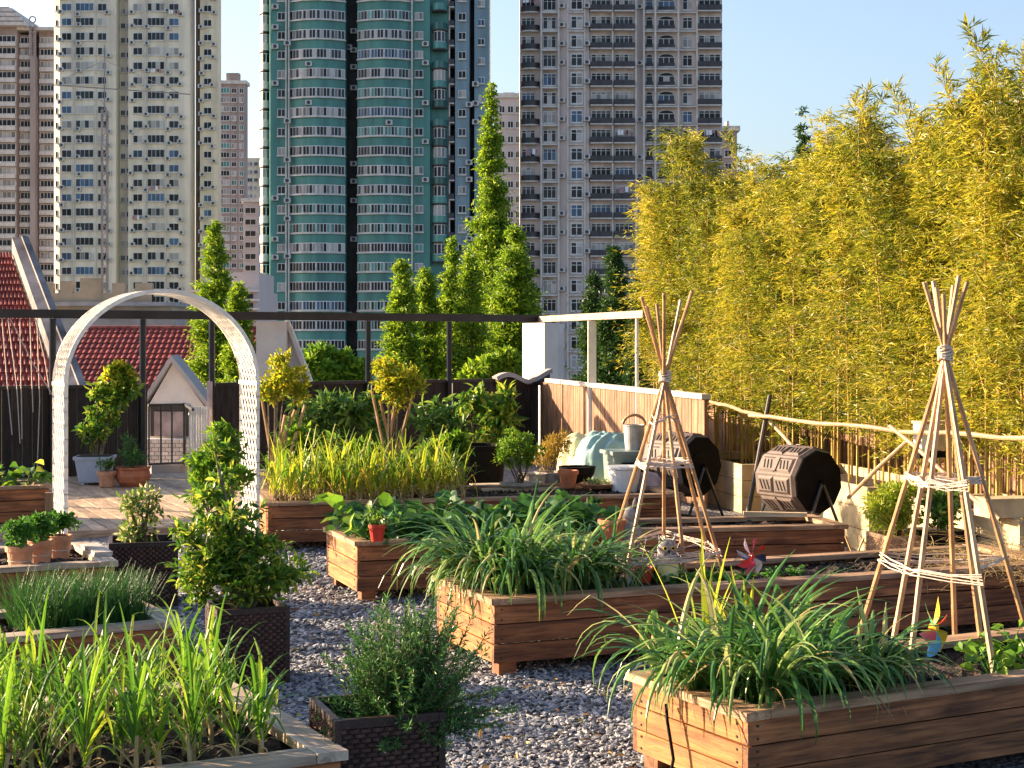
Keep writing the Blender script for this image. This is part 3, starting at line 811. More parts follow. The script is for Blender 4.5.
# beige crenellated building
D = 100.; k = D/F
h4 = empty('building', (Q(115, D).x, D, CITY), 0, 'beige building with notched parapet in front of the cream tower', 'building')
beige = plain('beige_render', (.40,.30,.20), .85, .12, .6, .1)
mb = MB(); X = lambda px: (px-115)*k; Z = lambda py: zat(py, D)-CITY
mb.box(X(45), X(172), 0, 12, 0, Z(302), 0)
mb.build('wall', [beige], h4)
mb = MB()
for a_, b__, t_ in ((45, 53, 283), (60, 72, 281), (80, 101, 278), (112, 124, 283), (135, 152, 283)):
    mb.box(X(a_), X(b__), 0, .5, Z(302), Z(t_), 0)
mb.box(X(45), X(152), .02, .45, Z(302), Z(293), 0)
mb.build('parapet', [beige], h4)
mb = MB(); mb.box(X(45), X(174), -.4, 6, Z(306), Z(302), 0); mb.build('cornice', [M['greywall']], h4)
mb = MB(); mb.box(X(60), X(185), -3, -.1, Z(332), Z(316), 0); mb.box(X(58), X(187), -3.3, .5, Z(316)+.002, Z(314), 1); mb.build('terrace_wall', [M['greywall'], M['whitepaint']], h4)

# pale low building right of the arch
D = 120.; k = D/F
h5 = empty('building', (Q(225, D).x, D, CITY), 0, 'pinkish low building behind the small redwood tree right of the arch', 'building')
X = lambda px: (px-225)*k; Z = lambda py: zat(py, D)-CITY
mb = MB(); mb.box(X(188), X(258), 0, 10, 0, Z(290), 0); mb.box(X(228), X(258), .5, 8, Z(290), Z(272), 0)
mb.build('wall', [WB['pink']], h5)
mb = MB()
for r_ in range(4): mb.box(X(186), X(260), -.5, 0, Z(292 + r_*9), Z(290 + r_*9), 0)
mb.build('ledge', [M['whitepaint']], h5)
mb = MB()
for r_ in range(3):
    for c in range(5): mb.box(X(192+13*c), X(201+13*c), -.08, .02, Z(299 + r_*9), Z(294 + r_*9), 0)
mb.build('window', [G5], h5)

# tower crane behind the houses
D = 150.; k = D/F
cr = empty('tower_crane', (Q(104, D).x, D, CITY), 0, 'thin lattice crane with long level jib in front of the cream tower', 'crane')
X = lambda px: (px-104)*k; Z = lambda py: zat(py, D)-CITY
steelm = plain('grey_steel_lattice', (.30,.27,.25), .5, .2, 1, 0)
mb = MB()
ys = list(range(290, 108, -10))
for xx in (-2.6, 2.6):
    mb.bar((xx*k, 0, 0), (xx*k, 0, Z(110)), .10); mb.bar((xx*k, .5, 0), (xx*k, .5, Z(110)), .10)
for i, y in enumerate(ys):
    a_, b__ = (-2.6*k, 2.6*k) if i % 2 else (2.6*k, -2.6*k)
    mb.bar((a_, 0, Z(y)), (b__, 0, Z(y-10)), .07); mb.bar((-2.6*k, 0, Z(y)), (2.6*k, 0, Z(y)), .07)
mb.bar((0, .2, Z(110)), (0, .2, Z(45)), .08)
mb.build('mast', [steelm], cr)
mb = MB(); mb.bar((X(44), .2, Z(84)), (X(190), .2, Z(94)), .10)
mb.bar((0, .2, Z(60)), (X(50), .2, Z(84.5)), .04); mb.bar((0, .2, Z(60)), (X(180), .2, Z(93)), .04)
mb.build('jib', [steelm], cr)

# ================================================================ trees beyond the fence
def conifer(name, label, px, D, ytop, wpx, n, mat, cat='tree', lsz=.2, taper=1.0, loose=.0, group=None, seed=1):
    g = np.random.default_rng(seed)
    base = CITY; root = empty(name, (Q(px, D).x, D, base), 0, label, cat, group)
    Ht = zat(ytop, D) - base; Rm = wpx/2 * D/F * 1.22
    t = MB(); t.tube([(0,0,0), (.05,0,Ht*.5), (0,.05,Ht*.97)], [.32, .2, .03], 8)
    zlo = max(1.5, Ht - (430 - ytop)*D/F)
    n = int(n*2.1); nb = int(95 + loose*30)
    P_, D_ = [], []
    for b in range(nb*2):
        s = (g.random())
        z = zlo + (Ht - zlo) * s
        prof = (1 - s) ** (1.2 * taper) * (1 if s > .12 else .7 + s*2.5)
        L = Rm * prof * g.uniform(.65, 1.3) + .06
        a = g.random() * 2 * math.pi; el = g.uniform(.15, .6)
        d = np.array([math.cos(a)*math.cos(el), math.sin(a)*math.cos(el), math.sin(el)])
        tip = np.array([0, 0, z]) + d * L
        if L > .5: t.tube([(0,0,z), tuple(tip)], [.035, .01], 4, cap=False)
        m_ = max(6, int(n/(nb*2) * (prof*1.6 + .12)))
        u = g.random(m_) ** .6
        pp = np.array([0,0,z]) + d[None]*L*u[:, None] + g.normal(size=(m_,3)) * (.05 + .15*L) * np.array([1,1,.6])
        P_.append(pp); dd = d[None]*.6 + g.normal(size=(m_,3))*.7 + np.array([0,0,-.1]); D_.append(dd)
    pts = np.concatenate(P_); dr = np.concatenate(D_)
    mb = MB(); leaves(mb, pts, dr, .68*lsz*g.uniform(.6,1.4,len(pts)), lsz*.28, g=g)
    t.build('trunk', [M['bark']], root); mb.build('crown', [mat], root)
    return root
conifer('redwood_tree', 'tallest feathery green redwood between the green and the grey tower', 491, 60, 86, 62, 15000, M['redwood'], lsz=.26, taper=.8, loose=1, seed=3)
conifer('redwood_tree', 'broad redwood directly right of the tallest one', 515, 55, 228, 56, 12000, M['redwood'], lsz=.24, taper=.55, seed=4)
conifer('redwood_tree', 'narrow pointed redwood in front of the right edge of the green tower', 452, 54, 240, 30, 7500, M['redwood'], lsz=.22, taper=.6, seed=5)
conifer('redwood_tree', 'short redwood left of the narrow pointed one', 426, 52, 270, 34, 7500, M['redwood'], lsz=.22, taper=.55, seed=6)
conifer('redwood_tree', 'leftmost redwood of the row before the green tower', 402, 50, 262, 36, 8000, M['redwood'], lsz=.22, taper=.55, seed=7)
conifer('redwood_tree', 'redwood with small pointed top between tallest and narrow tree', 470, 52, 252, 36, 7000, M['redwood'], lsz=.22, taper=.6, seed=17)
conifer('redwood_tree', 'redwood tree rising above the right side of the white arch', 215, 60, 222, 46, 9000, M['redwood'], lsz=.25, taper=.6, seed=8)
conifer('bushy_tree', 'short yellowish tree beside the redwood near the arch', 238, 58, 285, 26, 4000, M['redwood'], lsz=.25, taper=.4, seed=9)
conifer('cypress_tree', 'dark pointed cypress in front of the grey tower', 614, 45, 248, 36, 12000, M['cypress'], lsz=.17, taper=.6, seed=10)
conifer('cypress_tree', 'smaller dark cypress left of the pointed one', 594, 46, 275, 30, 7000, M['cypress'], lsz=.17, taper=.55, seed=11)
conifer('cypress_tree', 'thin green cypress between the pointed cypress and the bamboo', 639, 44, 272, 24, 6000, M['cypress'], lsz=.16, taper=.6, seed=12)
conifer('conifer_tree', 'dark conifer top poking above the middle of the bamboo', 803, 40, 108, 40, 9000, M['cypress'], lsz=.17, taper=.8, seed=13)
conifer('conifer_tree', 'thin pale conifer top just right of the grey tower', 748, 70, 148, 26, 2500, M['cypress'], lsz=.22, taper=.9, loose=1, seed=14)
def round_tree(label, px, D, cl, n, mat, lsz=.22, seed=1, name='leafy_tree'):
    g = np.random.default_rng(seed)
    root = empty(name, (Q(px, D).x, D, CITY), 0, label, 'tree')
    C = []
    t = MB()
    for (cx, cy, r) in cl:
        x = (cx - px)*D/F; z = zat(cy, D) - CITY; C.append((x, 0, z, r*D/F, r*D/F, r*D/F*.8))
        t.tube([(0,0,z*.6), (x*.5,0,z*.85), (x,0,z)], [.12,.07,.03], 5, cap=False)
    t.tube([(0,0,0), (0,0,C[0][2]*.62)], [.25,.13], 8)
    p, u = clump_points(C, n, g, .4); mb = MB(); leaves(mb, p, u + g.normal(size=p.shape)*.8, lsz*g.uniform(.7,1.3,n), lsz*.55, g=g)
    t.build('trunk', [M['bark']], root); mb.build('crown', [mat], root)
round_tree('round green tree behind the fence below the green tower', 335, 40, [(335,368,24), (312,372,20), (358,374,16), (322,355,12)], 5000, M['shrub_bri'], .2, 21)
round_tree('small tree with bright leaves close behind the fence near the white corner pillar', 495, 35, [(485,372,20), (505,365,18), (470,378,14)], 4500, M['redwood'], .17, 22)
# ================================================================ ground
def sheet(name, pts, z, mat, kind='structure', thick=None):
    mb = MB()
    if thick: mb.prism(pts, z - thick, z, 0)
    else: mb.poly([(x, y, z) for x, y in pts], 0)
    o = mb.build(name, [mat]); o['kind'] = kind; return o
sheet('city_ground', [(-4000,-500), (4000,-500), (4000,5000), (-4000,5000)], CITY, M['city'])
def LF(px, z=0.0, back=0.0):
    d = 800/(44.05 - .0149*px); return Q(px, d + back, z)
def RF(px, z=0.0, back=0.0):
    d = 800/(36 + .1*(px-540)); return Q(px, d + back, z)
fl = LF(-700); fc = LF(540)
sheet('gravel_terrace', [(fl.x, fl.y+.4), (fl.x, -6), (9, -6), (9, 12), (4.5, 22.9), (fc.x+.3, fc.y+.6)], 0.0, M['gravelbase'], thick=.5)
mb = MB(); mb.prism([(fl.x+.3, fl.y), (fl.x+.3, -5.5), (8.6, -5.5), (8.6, 12), (4.2, 22.4), (fc.x, fc.y+.3)], CITY, -.51, 0)
mb.build('terrace_building', [M['greywall']], label='grey building carrying the gravel roof terrace', cat='building')

# loose slate chips
def stones(n, region, smin, smax, seed=3):
    g = np.random.default_rng(seed)
    t = (1+5**.5)/2
    iv = unit(np.array([[-1,t,0],[1,t,0],[-1,-t,0],[1,-t,0],[0,-1,t],[0,1,t],[0,-1,-t],[0,1,-t],[t,0,-1],[t,0,1],[-t,0,-1],[-t,0,1]], float))
    fi = np.array([[0,11,5],[0,5,1],[0,1,7],[0,7,10],[0,10,11],[1,5,9],[5,11,4],[11,10,2],[10,7,6],[7,1,8],[3,9,4],[3,4,2],[3,2,6],[3,6,8],[3,8,9],[4,9,5],[2,4,11],[6,2,10],[8,6,7],[9,8,1]])
    x0, x1, d0, d1 = region
    # sample with density falling with distance; only where the terrace shows
    u = g.random(n); d = d0 * (d1/d0) ** u
    px = g.uniform(x0, x1, n); X = (px-512)/F*d
    c = np.stack([X, d, g.uniform(0, .012, n)], 1)
    sc = g.uniform(smin, smax, n)[:, None] * (.8 + .05*d[:, None]) * np.stack([g.uniform(.8,1.7,n), g.uniform(.5,1,n), g.uniform(.18,.5,n)], 1)
    v = iv[None] * g.uniform(.75, 1.2, (n, 12, 1)) * sc[:, None, :]
    a = g.random(n)*6.28; ti = g.normal(0, .35, n)
    ca, sa, ct, st = np.cos(a)[:,None], np.sin(a)[:,None], np.cos(ti)[:,None], np.sin(ti)[:,None]
    x, y, z = v[...,0], v[...,1], v[...,2]
    x, z = x*ct - z*st, x*st + z*ct
    v = np.stack([x*ca - y*sa, x*sa + y*ca, z], -1) + c[:, None, :]
    mb = MB(); b = mb.av(v.reshape(-1,3)); mb.af(((np.arange(n)*12+b)[:,None,None] + fi[None]).reshape(-1,3))
    return mb
g = np.random.default_rng(91); n = 420; d = 4.8*(13/4.8)**g.random(n); px = g.uniform(190, 720, n)
mb = MB(); leaves(mb, np.stack([(px-512)/F*d, d, g.uniform(.02,.035,n)], 1), np.stack([g.normal(size=n), g.normal(size=n), g.uniform(-.1,.25,n)], 1), g.uniform(.025,.06,n), .018, g=g, fine=True)
o = mb.build('fallen_leaves', [M['litter']]); o['kind'] = 'stuff'
o = stones(56000, (180, 760, 4.6, 13.5), .0075, .017).build('gravel', [M['stonegrey']]); o['kind'] = 'stuff'

# ================================================================ deck
dk = empty('wooden_deck', (P(215,524,.06).x, P(215,524,.06).y, 0), R(25)); dk['kind'] = 'structure'
mb = MB(); x = -7.0
while x < 2.6:
    w_ = .12; mb.box(x, x+w_-.008, 0, 5.4, .03, .06 + rnd.uniform(-.002,.002), 0); x += w_
mb.build('deck_boards', [M['deck']], dk)['kind'] = 'structure'
mb = MB(); mb.box(-7, 2.6, -.03, -.002, .0, .055, 0); mb.build('edge_board', [M['greyx']], dk)['kind'] = 'structure'

# ================================================================ back fence (left run)
fence = empty('railing_fence', LF(30), 0, 'dark boarded fence with black top rail running across the back', 'fence')
fo = LF(30)
def boards(a, b, z0, z1, mat, bw=.115, th=.03, gap=.006, jz=0.0, name='panel', root=None, off=None):
    """vertical boards between two plan points"""
    mb = MB(); a = Vector(a); b = Vector(b); L = (b-a).length; u = (b-a)/L; n = int(L/bw); bw = L/n; an = math.atan2(u.y, u.x)
    for i in range(n):
        c = a + u*(bw*(i+.5)) - (off or Vector((0,0,0)))
        Mx = Matrix.Translation((c.x, c.y, 0)) @ Matrix.Rotation(an, 4, 'Z')
        mb.box(-bw/2+gap/2, bw/2-gap/2, -th/2 + rnd.uniform(-.003,.003), th/2, z0, z1 + rnd.uniform(-jz, jz), 0, M=Mx)
    return mb.build(name, [mat], root)
def flat(p): return Vector((p.x, p.y, 0))
for a, b in ((-420, -200), (-196, 52), (56, 147), (214, 367), (371, 449), (452, 538)):
    boards(flat(LF(a)), flat(LF(b)), .02, 1.06, M['slatd'], root=fence, off=flat(fo))
def strip(pts, w, h, mat, name, root, off):
    mb = MB()
    for a, b in zip(pts, pts[1:]): mb.bar(a-off, b-off, w, h)
    return mb.build(name, [mat], root)
for a, b in ((-420, 147), (214, 497)): strip([LF(a, 1.08), LF(b, 1.08)], .07, .04, M['darkpaint'], 'cap', fence, flat(fo))
strip([LF(-420, 1.925), LF(545, 1.925)], .09, .10, M['darkpaint'], 'top_rail', fence, flat(fo))
for px in (-300, -120, 54, 144, 213, 369, 450):
    p = LF(px, 0, -.03) - flat(fo); mb = MB(); wd = .05
    mb.box(p.x-wd/2, p.x+wd/2, p.y-.06, p.y+.0, .0, 1.872, 0)
    mb.box(p.x-wd/2-.018, p.x-wd/2-.001, p.y-.05, p.y-.01, 1.08, 1.868, 1)  # pale strip stands in for the sunlit left edge of the post
    mb.build('post', [M['darkpaint'], M['greywall']], fence)

# right run
fence2 = empty('slatted_fence', flat(RF(540)), 0, 'sunlit brown slat fence with pale cap on the right side', 'fence')
off = flat(RF(540))
for a, b in ((541, 591), (593, 636), (638, 706)):
    boards(flat(RF(a)), flat(RF(b)), .02, 1.05, M['slat'], bw=.10, root=fence2, off=off, gap=.012)
strip([RF(548, 1.08), RF(706, 1.08)], .09, .05, M['capgrey'], 'cap', fence2, off)
strip([RF(541, 1.915), RF(646, 1.90)], .08, .08, M['railtan'], 'top_rail', fence2, off)
for px, wd in ((592, .10), (637, .03)):
    p = RF(px, 0, .0) - off; mb = MB(); mb.box(p.x-wd/2, p.x+wd/2, p.y-.05, p.y+.05, 0, 1.86, 0); mb.build('post', [M['darkpaint'] if wd > .1 else M['cream']], fence2)
# wavy coping where the two runs meet
mb = MB(); pts = []
for i in range(25):
    px = 495 + i*55/24; s = i/24
    q = LF(px, 1.10 + .055*math.sin(s*7.5) + (.05 if s > .6 else 0)*s, -.05); pts.append(q)
for a, b in zip(pts, pts[1:]):
    mb.bar(a, b, .12, .06)
    lo = Vector((0, 0, 1)); y = Vector((0, .04, 0)); f = lambda p, z: (p.x, p.y, z)
    mb.hexa([f(a,1.0), f(b,1.0), f(b+y,1.0), f(a+y,1.0), f(a,a.z-.03), f(b,b.z-.03), f(b+y,b.z-.03), f(a+y,a.z-.03)], 1)
mb.build('wavy_coping', [M['greywall'], M['slatd']], label='wavy concrete coping strip on the dark fence near the corner', cat='coping')

# corner pillar and the other white pillar
c = LF(546); pil = empty('pillar', (c.x-.07, c.y+.55, 0), R(33), 'white rendered pillar at the fence corner', 'pillar')
mb = MB(); mb.box(-.12, .12, -.28, .28, -.5, 1.87, 0); mb.build('shaft', [M['whitepaint']], pil)
mb = MB(); mb.box(.121, .34, -.1, .2, -.5, 1.86, 0); mb.build('side_wall', [M['whitepaint']], pil)
c = LF(272, 0, .35); mb = MB(); mb.box(-.18, .19, -.14, .14, -.5, 1.86, 0)
mb.build('pillar', [M['whitepaint']], loc=(c.x, c.y, 0), label='white rendered pillar behind the fence right of the arch', cat='pillar')
D = 20.5
mb = MB(); q = [Q(284, D, 1.86), Q(288, D, 1.86), Q(316, D, .9), Q(316, D, -.4), Q(284, D, -.4)]
b = mb.av([tuple(p) for p in q] + [(p.x, p.y+.12, p.z) for p in q]); mb.af([b+4,b+3,b+2,b+1,b]); mb.af([b+5,b+6,b+7,b+8,b+9]); mb.af([[b+i, b+(i+1)%5, b+5+(i+1)%5, b+5+i] for i in range(5)])
mb.bar(Q(287, D-.02, 1.88), Q(317, D-.02, .88), .16, .05)
mb.build('sloping_wall', [M['whitepaint']], label='white wall with a sloping top edge beside the white pillar', cat='wall')

# opening: railing gate, cream slats, pink post
gp = LF(150, 0, .1); gate = empty('railing_gate', gp, 0, 'low dark metal railing gate in the fence opening', 'gate')
mb = MB(); q = lambda px, z, bk=.1: LF(px, z, bk) - gp
for px in (149, 161, 172, 184): mb.bar(q(px, .12), q(px, .84), .018)
mb.bar(q(148, .84), q(185, .84), .03); mb.bar(q(148, .13), q(185, .13), .03)
mb.bar(q(185, .84), q(193, .80, -.5), .03); mb.bar(q(185, .13), q(196, .08, -.6), .03); mb.bar(q(184.5, .05), q(184.5, .86), .03)
mb.build('bars', [M['steel']], gate)
mb = MB()
for i in range(8):
    p = LF(190 + i*2.6, 0, -.15); mb.box(p.x-.012, p.x+.012, p.y-.01, p.y+.01, .06, .82, 0)
a, b_ = LF(188.5, 0, -.13), LF(210, 0, -.13)
for z in (.18, .74): mb.bar((a.x, a.y, z), (b_.x, b_.y, z), .012, .03)
mb.build('picket_screen', [M['cream']], label='narrow cream picket screen beside the gate opening', cat='fence')
p = LF(210, 0, -.05); mb = MB(); mb.box(-.035, .035, -.03, .03, 0, 1.12, 0)
mb.build('post', [plain('pinkish_post', (.55,.40,.36), .7)], loc=(p.x, p.y, 0), label='short pinkish post at the right side of the gate opening', cat='post')
p0, p1 = LF(147, 0, .2), LF(214, 0, .2); mb = MB(); mb.bar((p0.x, p0.y, .06), (p1.x, p1.y, .06), .3, .12)
o = mb.build('threshold', [M['greywall']]); o['kind'] = 'structure'

# white strings hanging from the rail at far left
for i, (a, za, b, zb) in enumerate(((2,1.87,12,.55), (8,1.87,20,.45), (30,1.87,33,.8), (35,1.87,50,1.0), (10,1.87,55,.95), (37,1.87,37,.1), (20,1.87,22,.5))):
    mb = MB(); A, B = LF(a, za, -.1), LF(b, zb, -.14); m_ = (A+B)/2 + Vector((.03*(i%2), 0, -.05))
    mb.tube([A-A, m_-A, B-A], .006, 4); 
    mb.build('hanging_string', [M['twine']], loc=A, label='white string hanging from the black rail at far left', cat='string', group='strings hanging from the back rail')

# ================================================================ planter boxes under the bamboo and the pole rail
def wbox(name, label, pts, z, mat, soil=True):
    c = sum((Vector((*p, 0)) for p in pts), Vector()) / len(pts); root = empty(name, c, 0, label, 'planter')
    mb = MB(); n = len(pts); t = .05
    inner = [((Vector((*p,0)) - c) * .93 + c).xy for p in pts]
    for i in range(n):
        a, b = pts[i], pts[(i+1)%n]; ai, bi = inner[i], inner[(i+1)%n]
        k = 3
        for j in range(k):
            z0, z1 = z*j/k + .004, z*(j+1)/k - .002
            f = lambda p, zz: (p[0]-c.x, p[1]-c.y, zz)
            mb.hexa([f(a,z0), f(b,z0), f(bi,z0), f(ai,z0), f(a,z1), f(b,z1), f(bi,z1), f(ai,z1)], 0)
    mb.build('side_boards', [mat], root)
    mb = MB(); mb.prism([((Vector(p)-c.xy)*.99).to_tuple() for p in inner], 0.02, z-.08, 0); mb.build('soil', [M['soil']], root)
wx = lambda d: 1.60 + .20*(17.6 - d)
def rbox(label, d0, d1, z, w=.75, dx=0):
    a, b = (wx(d1)+dx, d1), (wx(d0)+dx, d0)     # far, near
    wbox('planter_box', label, [a, b, (b[0]+w, b[1]+.16), (a[0]+w, a[1]+.16)], z, M['palewood'])
rbox('pale wooden planter box behind the left compost tumbler', 14.9, 16.6, .46)
rbox('pale wooden planter box behind the right compost tumbler', 12.1, 14.4, .50)
rbox('pale wooden planter box behind the wicker pot with the light fern', 9.9, 11.5, .50)
pole = [P(676,391,1.08), Q(768, 12.9, zat(418,12.9)), Q(900, 11.0, zat(431,11.0)), Q(1060, 9.2, zat(440,9.2))]
for nm, pts, r_, lab in (('bamboo_pole', [pole[0], pole[1]], .015, 'long dry bamboo pole sloping from the fence cap to the leaning post'),
                   ('bamboo_pole', [pole[1]+Vector((-.15,0,.02)), pole[2], pole[3]], .015, 'long level dry bamboo pole tied in front of the hedge'),
                   ('bamboo_stake', [Q(742,12.5,0), Q(770,12.85,zat(396,12.85))], .018, 'dark leaning bamboo stake left of the right compost tumbler'),
                   ('bamboo_stake', [Q(770,12.85,zat(422,12.85)), Q(800,12.3,zat(455,12.3))], .014, 'short diagonal brace behind the right compost tumbler'),
                   ('bamboo_stake', [Q(848,11.6,zat(498,11.6)), Q(908,11.1,zat(440,11.1))], .014, 'thin diagonal stake rising left of the fern pot'),
                   ('bamboo_stake', [Q(890,11.1,zat(426,11.1)), Q(1000,9.9,zat(520,9.9))], .014, 'thin diagonal stake sloping down right of the fern pot')):
    mb = MB(); o0 = pts[0]; q = []
    for a, b in zip(pts, pts[1:]):
        n_ = max(2, int((b-a).length/.3)); q += [a.lerp(b, i/n_) - o0 for i in range(n_)]
    q.append(pts[-1]-o0); q = [p + Vector((0,0,.008*math.sin(i*1.7))) for i, p in enumerate(q)]
    mb.tube(q, [r_*(1+.12*(i%2)) for i in range(len(q))], 8)
    mb.build(nm, [M['polew'] if 'dark' not in lab else M['darkpaint']], loc=o0, label=lab, cat='pole' if nm == 'bamboo_pole' else 'stake')
bx = Q(930, 10.95, zat(450, 10.95))
hb = empty('hanging_box', bx, R(20), 'small white and tan box hanging on the level bamboo pole', 'box')
mb = MB(); mb.box(-.10, .0, -.05, .05, 0, .18, 0); mb.build('white_side', [M['white']], hb)
mb = MB(); mb.box(.002, .10, -.05, .05, 0, .17, 0); mb.box(-.11, .11, -.06, .06, .182, .20, 0); mb.build('tan_side', [M['palewood']], hb)
mb = MB(); mb.box(-.12, .12, -.055, .055, -.05, -.01, 0); mb.build('base', [M['blackpl']], hb)
# ================================================================ raised beds
def name_left(a, b): return abs(a - b) < 1e-6
class Bed:
    def __init__(s, label, O, ang, x0, x1, w, t=.38, rim='cap', ends=(True, True), np_=3, legs=True, soilz=-.05, rimw=.10):
        s.O = Vector((O.x, O.y, 0)); s.a = ang; s.t = t; s.w = w; s.x0 = x0; s.x1 = x1; s.sz = t + soilz
        r = s.root = empty('raised_bed', s.O, ang, label, 'raised bed')
        zb = .07; th = .03
        def panel(name, xa, xb, ya, yb, mat):
            mb = MB(); n = np_; h = (t - .03 - zb)/n
            for i in range(n): mb.box(xa, xb, ya, yb, zb + h*i + .0035, zb + h*(i+1) - .0035, 0, jit=.0015)
            for i in range(n):
                for q in (.25, .75):
                    zz = zb + h*(i+q)
                    if xb - xa > .2:
                        yy = ya if ya < .1 else yb; s_ = -1 if ya < .1 else 1
                        for xx in (xa+.04, xb-.04, (xa+xb)/2): mb.tube([(xx, yy-s_*.002, zz), (xx, yy+s_*.0035, zz)], .005, 6, 1)
                    else:
                        xx = xa if name_left(xa, x0) else xb; s_ = -1 if name_left(xa, x0) else 1
                        for yy in (ya+.03, yb-.03): mb.tube([(xx-s_*.002, yy, zz), (xx+s_*.0035, yy, zz)], .005, 6, 1)
            mb.build(name, [mat, M['steel']], r)
        panel('front_panel', x0, x1, 0, th, M['redx']); panel('back_panel', x0, x1, w-th, w, M['redx'])
        if ends[0]: panel('end_panel', x0, x0+th, th+.001, w-th-.001, M['redy'])
        if ends[1]: panel('end_panel', x1-th, x1, th+.001, w-th-.001, M['redy'])
        rx, ry = (M['capx'], M['capy']) if rim == 'cap' else (M['greyx'], M['greyy'])
        mb = MB(); e = .02; z0, z1 = t-.028, t
        mb.box(x0-e+rimw+.002, x1+e-rimw-.002, -e, rimw-e, z0, z1, 0, jit=.0015); mb.box(x0-e+rimw+.002, x1+e-rimw-.002, w-rimw+e, w+e, z0, z1, 0, jit=.0015)
        mb.box(x0-e, x0-e+rimw, -e, w+e, z0, z1+.002, 1, jit=.0015); mb.box(x1+e-rimw, x1+e, -e, w+e, z0, z1+.002, 1, jit=.0015)
        mb.build('rim', [rx, ry], r)
        xs = [x0+.08, x1-.08] + ([(x0+x1)/2] if x1-x0 > 2.5 else [])
        for xx in xs:
            for yy in (.07, w-.07):
                mb = MB(); mb.box(xx-.045, xx+.045, yy-.045, yy+.045, 0, .072, 0); mb.build('leg', [M['redx']], r)
        nx, ny = max(8, int((x1-x0)/.05)), max(6, int(w/.05))
        X, Y = np.meshgrid(np.linspace(x0+th, x1-th, nx), np.linspace(th, w-th, ny), indexing='ij')
        Z = s.sz + rng.normal(0, .012, X.shape) + .012*np.sin(X*5)*np.cos(Y*7)
        mb = MB(); mb.grid(np.stack([X, Y, Z], -1)); 
        # clods
        n = int((x1-x0)*w*260); cx = rng.uniform(x0+.06, x1-.06, n); cy = rng.uniform(.06, w-.06, n); r_ = rng.uniform(.006, .02, n)
        oc = np.array([[1,0,0],[0,1,0],[-1,0,0],[0,-1,0],[0,0,1],[0,0,-1]], float); of = np.array([[0,1,4],[1,2,4],[2,3,4],[3,0,4],[1,0,5],[2,1,5],[3,2,5],[0,3,5]])
        v = oc[None]*r_[:,None,None]*rng.uniform(.6,1.3,(n,6,1)) + np.stack([cx, cy, np.full(n, s.sz+.008)], 1)[:,None,:]
        b = mb.av(v.reshape(-1,3)); mb.af(((np.arange(n)*6+b)[:,None,None]+of[None]).reshape(-1,3))
        mb.build('soil', [M['soil']], r)
    def W(s, x, y, z=None):
        z = s.sz if z is None else z
        c, k = math.cos(s.a), math.sin(s.a)
        return Vector((s.O.x + x*c - y*k, s.O.y + x*k + y*c, z))
T = .38
B_R1 = Bed('front right raised bed with strap leaved clump, pinwheel and cane tripod', P(748,712,.36), R(28), 0, 3.2, .72, .36)
B_M3 = Bed('long middle raised bed with sunlit orange end board, owl and cane tripod', P(494,599,T), R(22.5), 0, 3.45, .80)
B_M4 = Bed('low raised bed of bare soil in front of the compost tumblers', P(640,529,T), R(10.3), -.12, 1.41, .62)
B_M1 = Bed('back raised bed full of sunlit yellow green garlic', P(268,502.5,T), R(12.9), 0, 3.3, 1.1)
B_M2 = Bed('short raised bed of leafy greens with a red pot hung on its edge', P(357,541.5,T), R(20), 0, 1.72, .80)
B_L4 = Bed('front left raised bed full of tall green garlic', P(340,750,T), R(28), -1.9, 0, 1.15, rim='grey')
B_L3 = Bed('left raised bed of fine grassy chives behind the front garlic bed', P(180,620,T), R(31), -1.9, 0, .68, rim='grey')
B_L2 = Bed('left raised bed holding terracotta pots of parsley', P(114,561,T), R(25), -2.0, 0, .92, rim='grey')
B_L1 = Bed('farthest left raised bed with leafy plants left of the white arch', P(49,485,T), R(25), -1.6, 0, .6)

# ---------------------------------------------------------------- garlic
def garlic_mesh(seed, hs=1.0, mats=('garlic',), n=7):
    g = np.random.default_rng(seed); st = MB()
    st.tube([(0,0,-.02), (g.normal()*.005, g.normal()*.005, .06), (g.normal()*.008, g.normal()*.008, .15*hs)], [.011, .009, .008], 6)
    mb = MB(); ph = g.random()*3.14 + np.where(np.arange(n) % 2, math.pi, 0) + g.normal(0, .45, n)
    ba = np.stack([g.normal(0,.004,n), g.normal(0,.004,n), np.linspace(.08, .16, n)*hs], 1)
    L = np.linspace(.26, .42, n)*hs*g.uniform(.8, 1.15, n)
    blades(mb, ba, ph, L, g.uniform(.012, .021, n), np.linspace(.95, 1.5, n), g.uniform(.3, 1.9, n), 9, 0, g, kink=.5, tipw=.2)
    dl = MB(); blades(dl, np.array([[0,0,.03]]*3), g.random(3)*6.28, g.uniform(.12,.22,3), .012, g.uniform(.5,1.0,3), g.uniform(1.,2.2,3), 5, 0, g)
    return st.mesh('stem', [M['stem_pink']]), mb.mesh('leaf_blades', [M[mats[0]]]), dl.mesh('withered_leaves', [M['straw_leaf']])
def plant_garlic(bed, var, xs, ys, jit, label, group, sc=(.85, 1.15), skip=0.0):
    for x in xs:
        for y in ys:
            if rnd.random() < skip: continue
            p = bed.W(x + rnd.uniform(-jit, jit), y + rnd.uniform(-jit, jit))
            if bed is B_L4 and p.y > 5.75: continue
            if p.y < 4.0: continue
            root = empty('garlic_plant', p, rnd.random()*6.28, label, 'garlic plant', group)
            s = rnd.uniform(*sc); root.scale = (s, s, s)
            a, b, c = rnd.choice(var); link('stem', a, root); link('leaf_blades', b, root); link('withered_leaves', c, root)
GV = [garlic_mesh(40+i, 1.0, n=9) for i in range(8)]
plant_garlic(B_L4, GV, np.arange(-1.6, -.10, .11), np.arange(.12, 1.06, .14), .04, 'one of the tall green garlic plants crowding the front left bed', 'garlic plants in the front left bed', (.62, .88), .05)
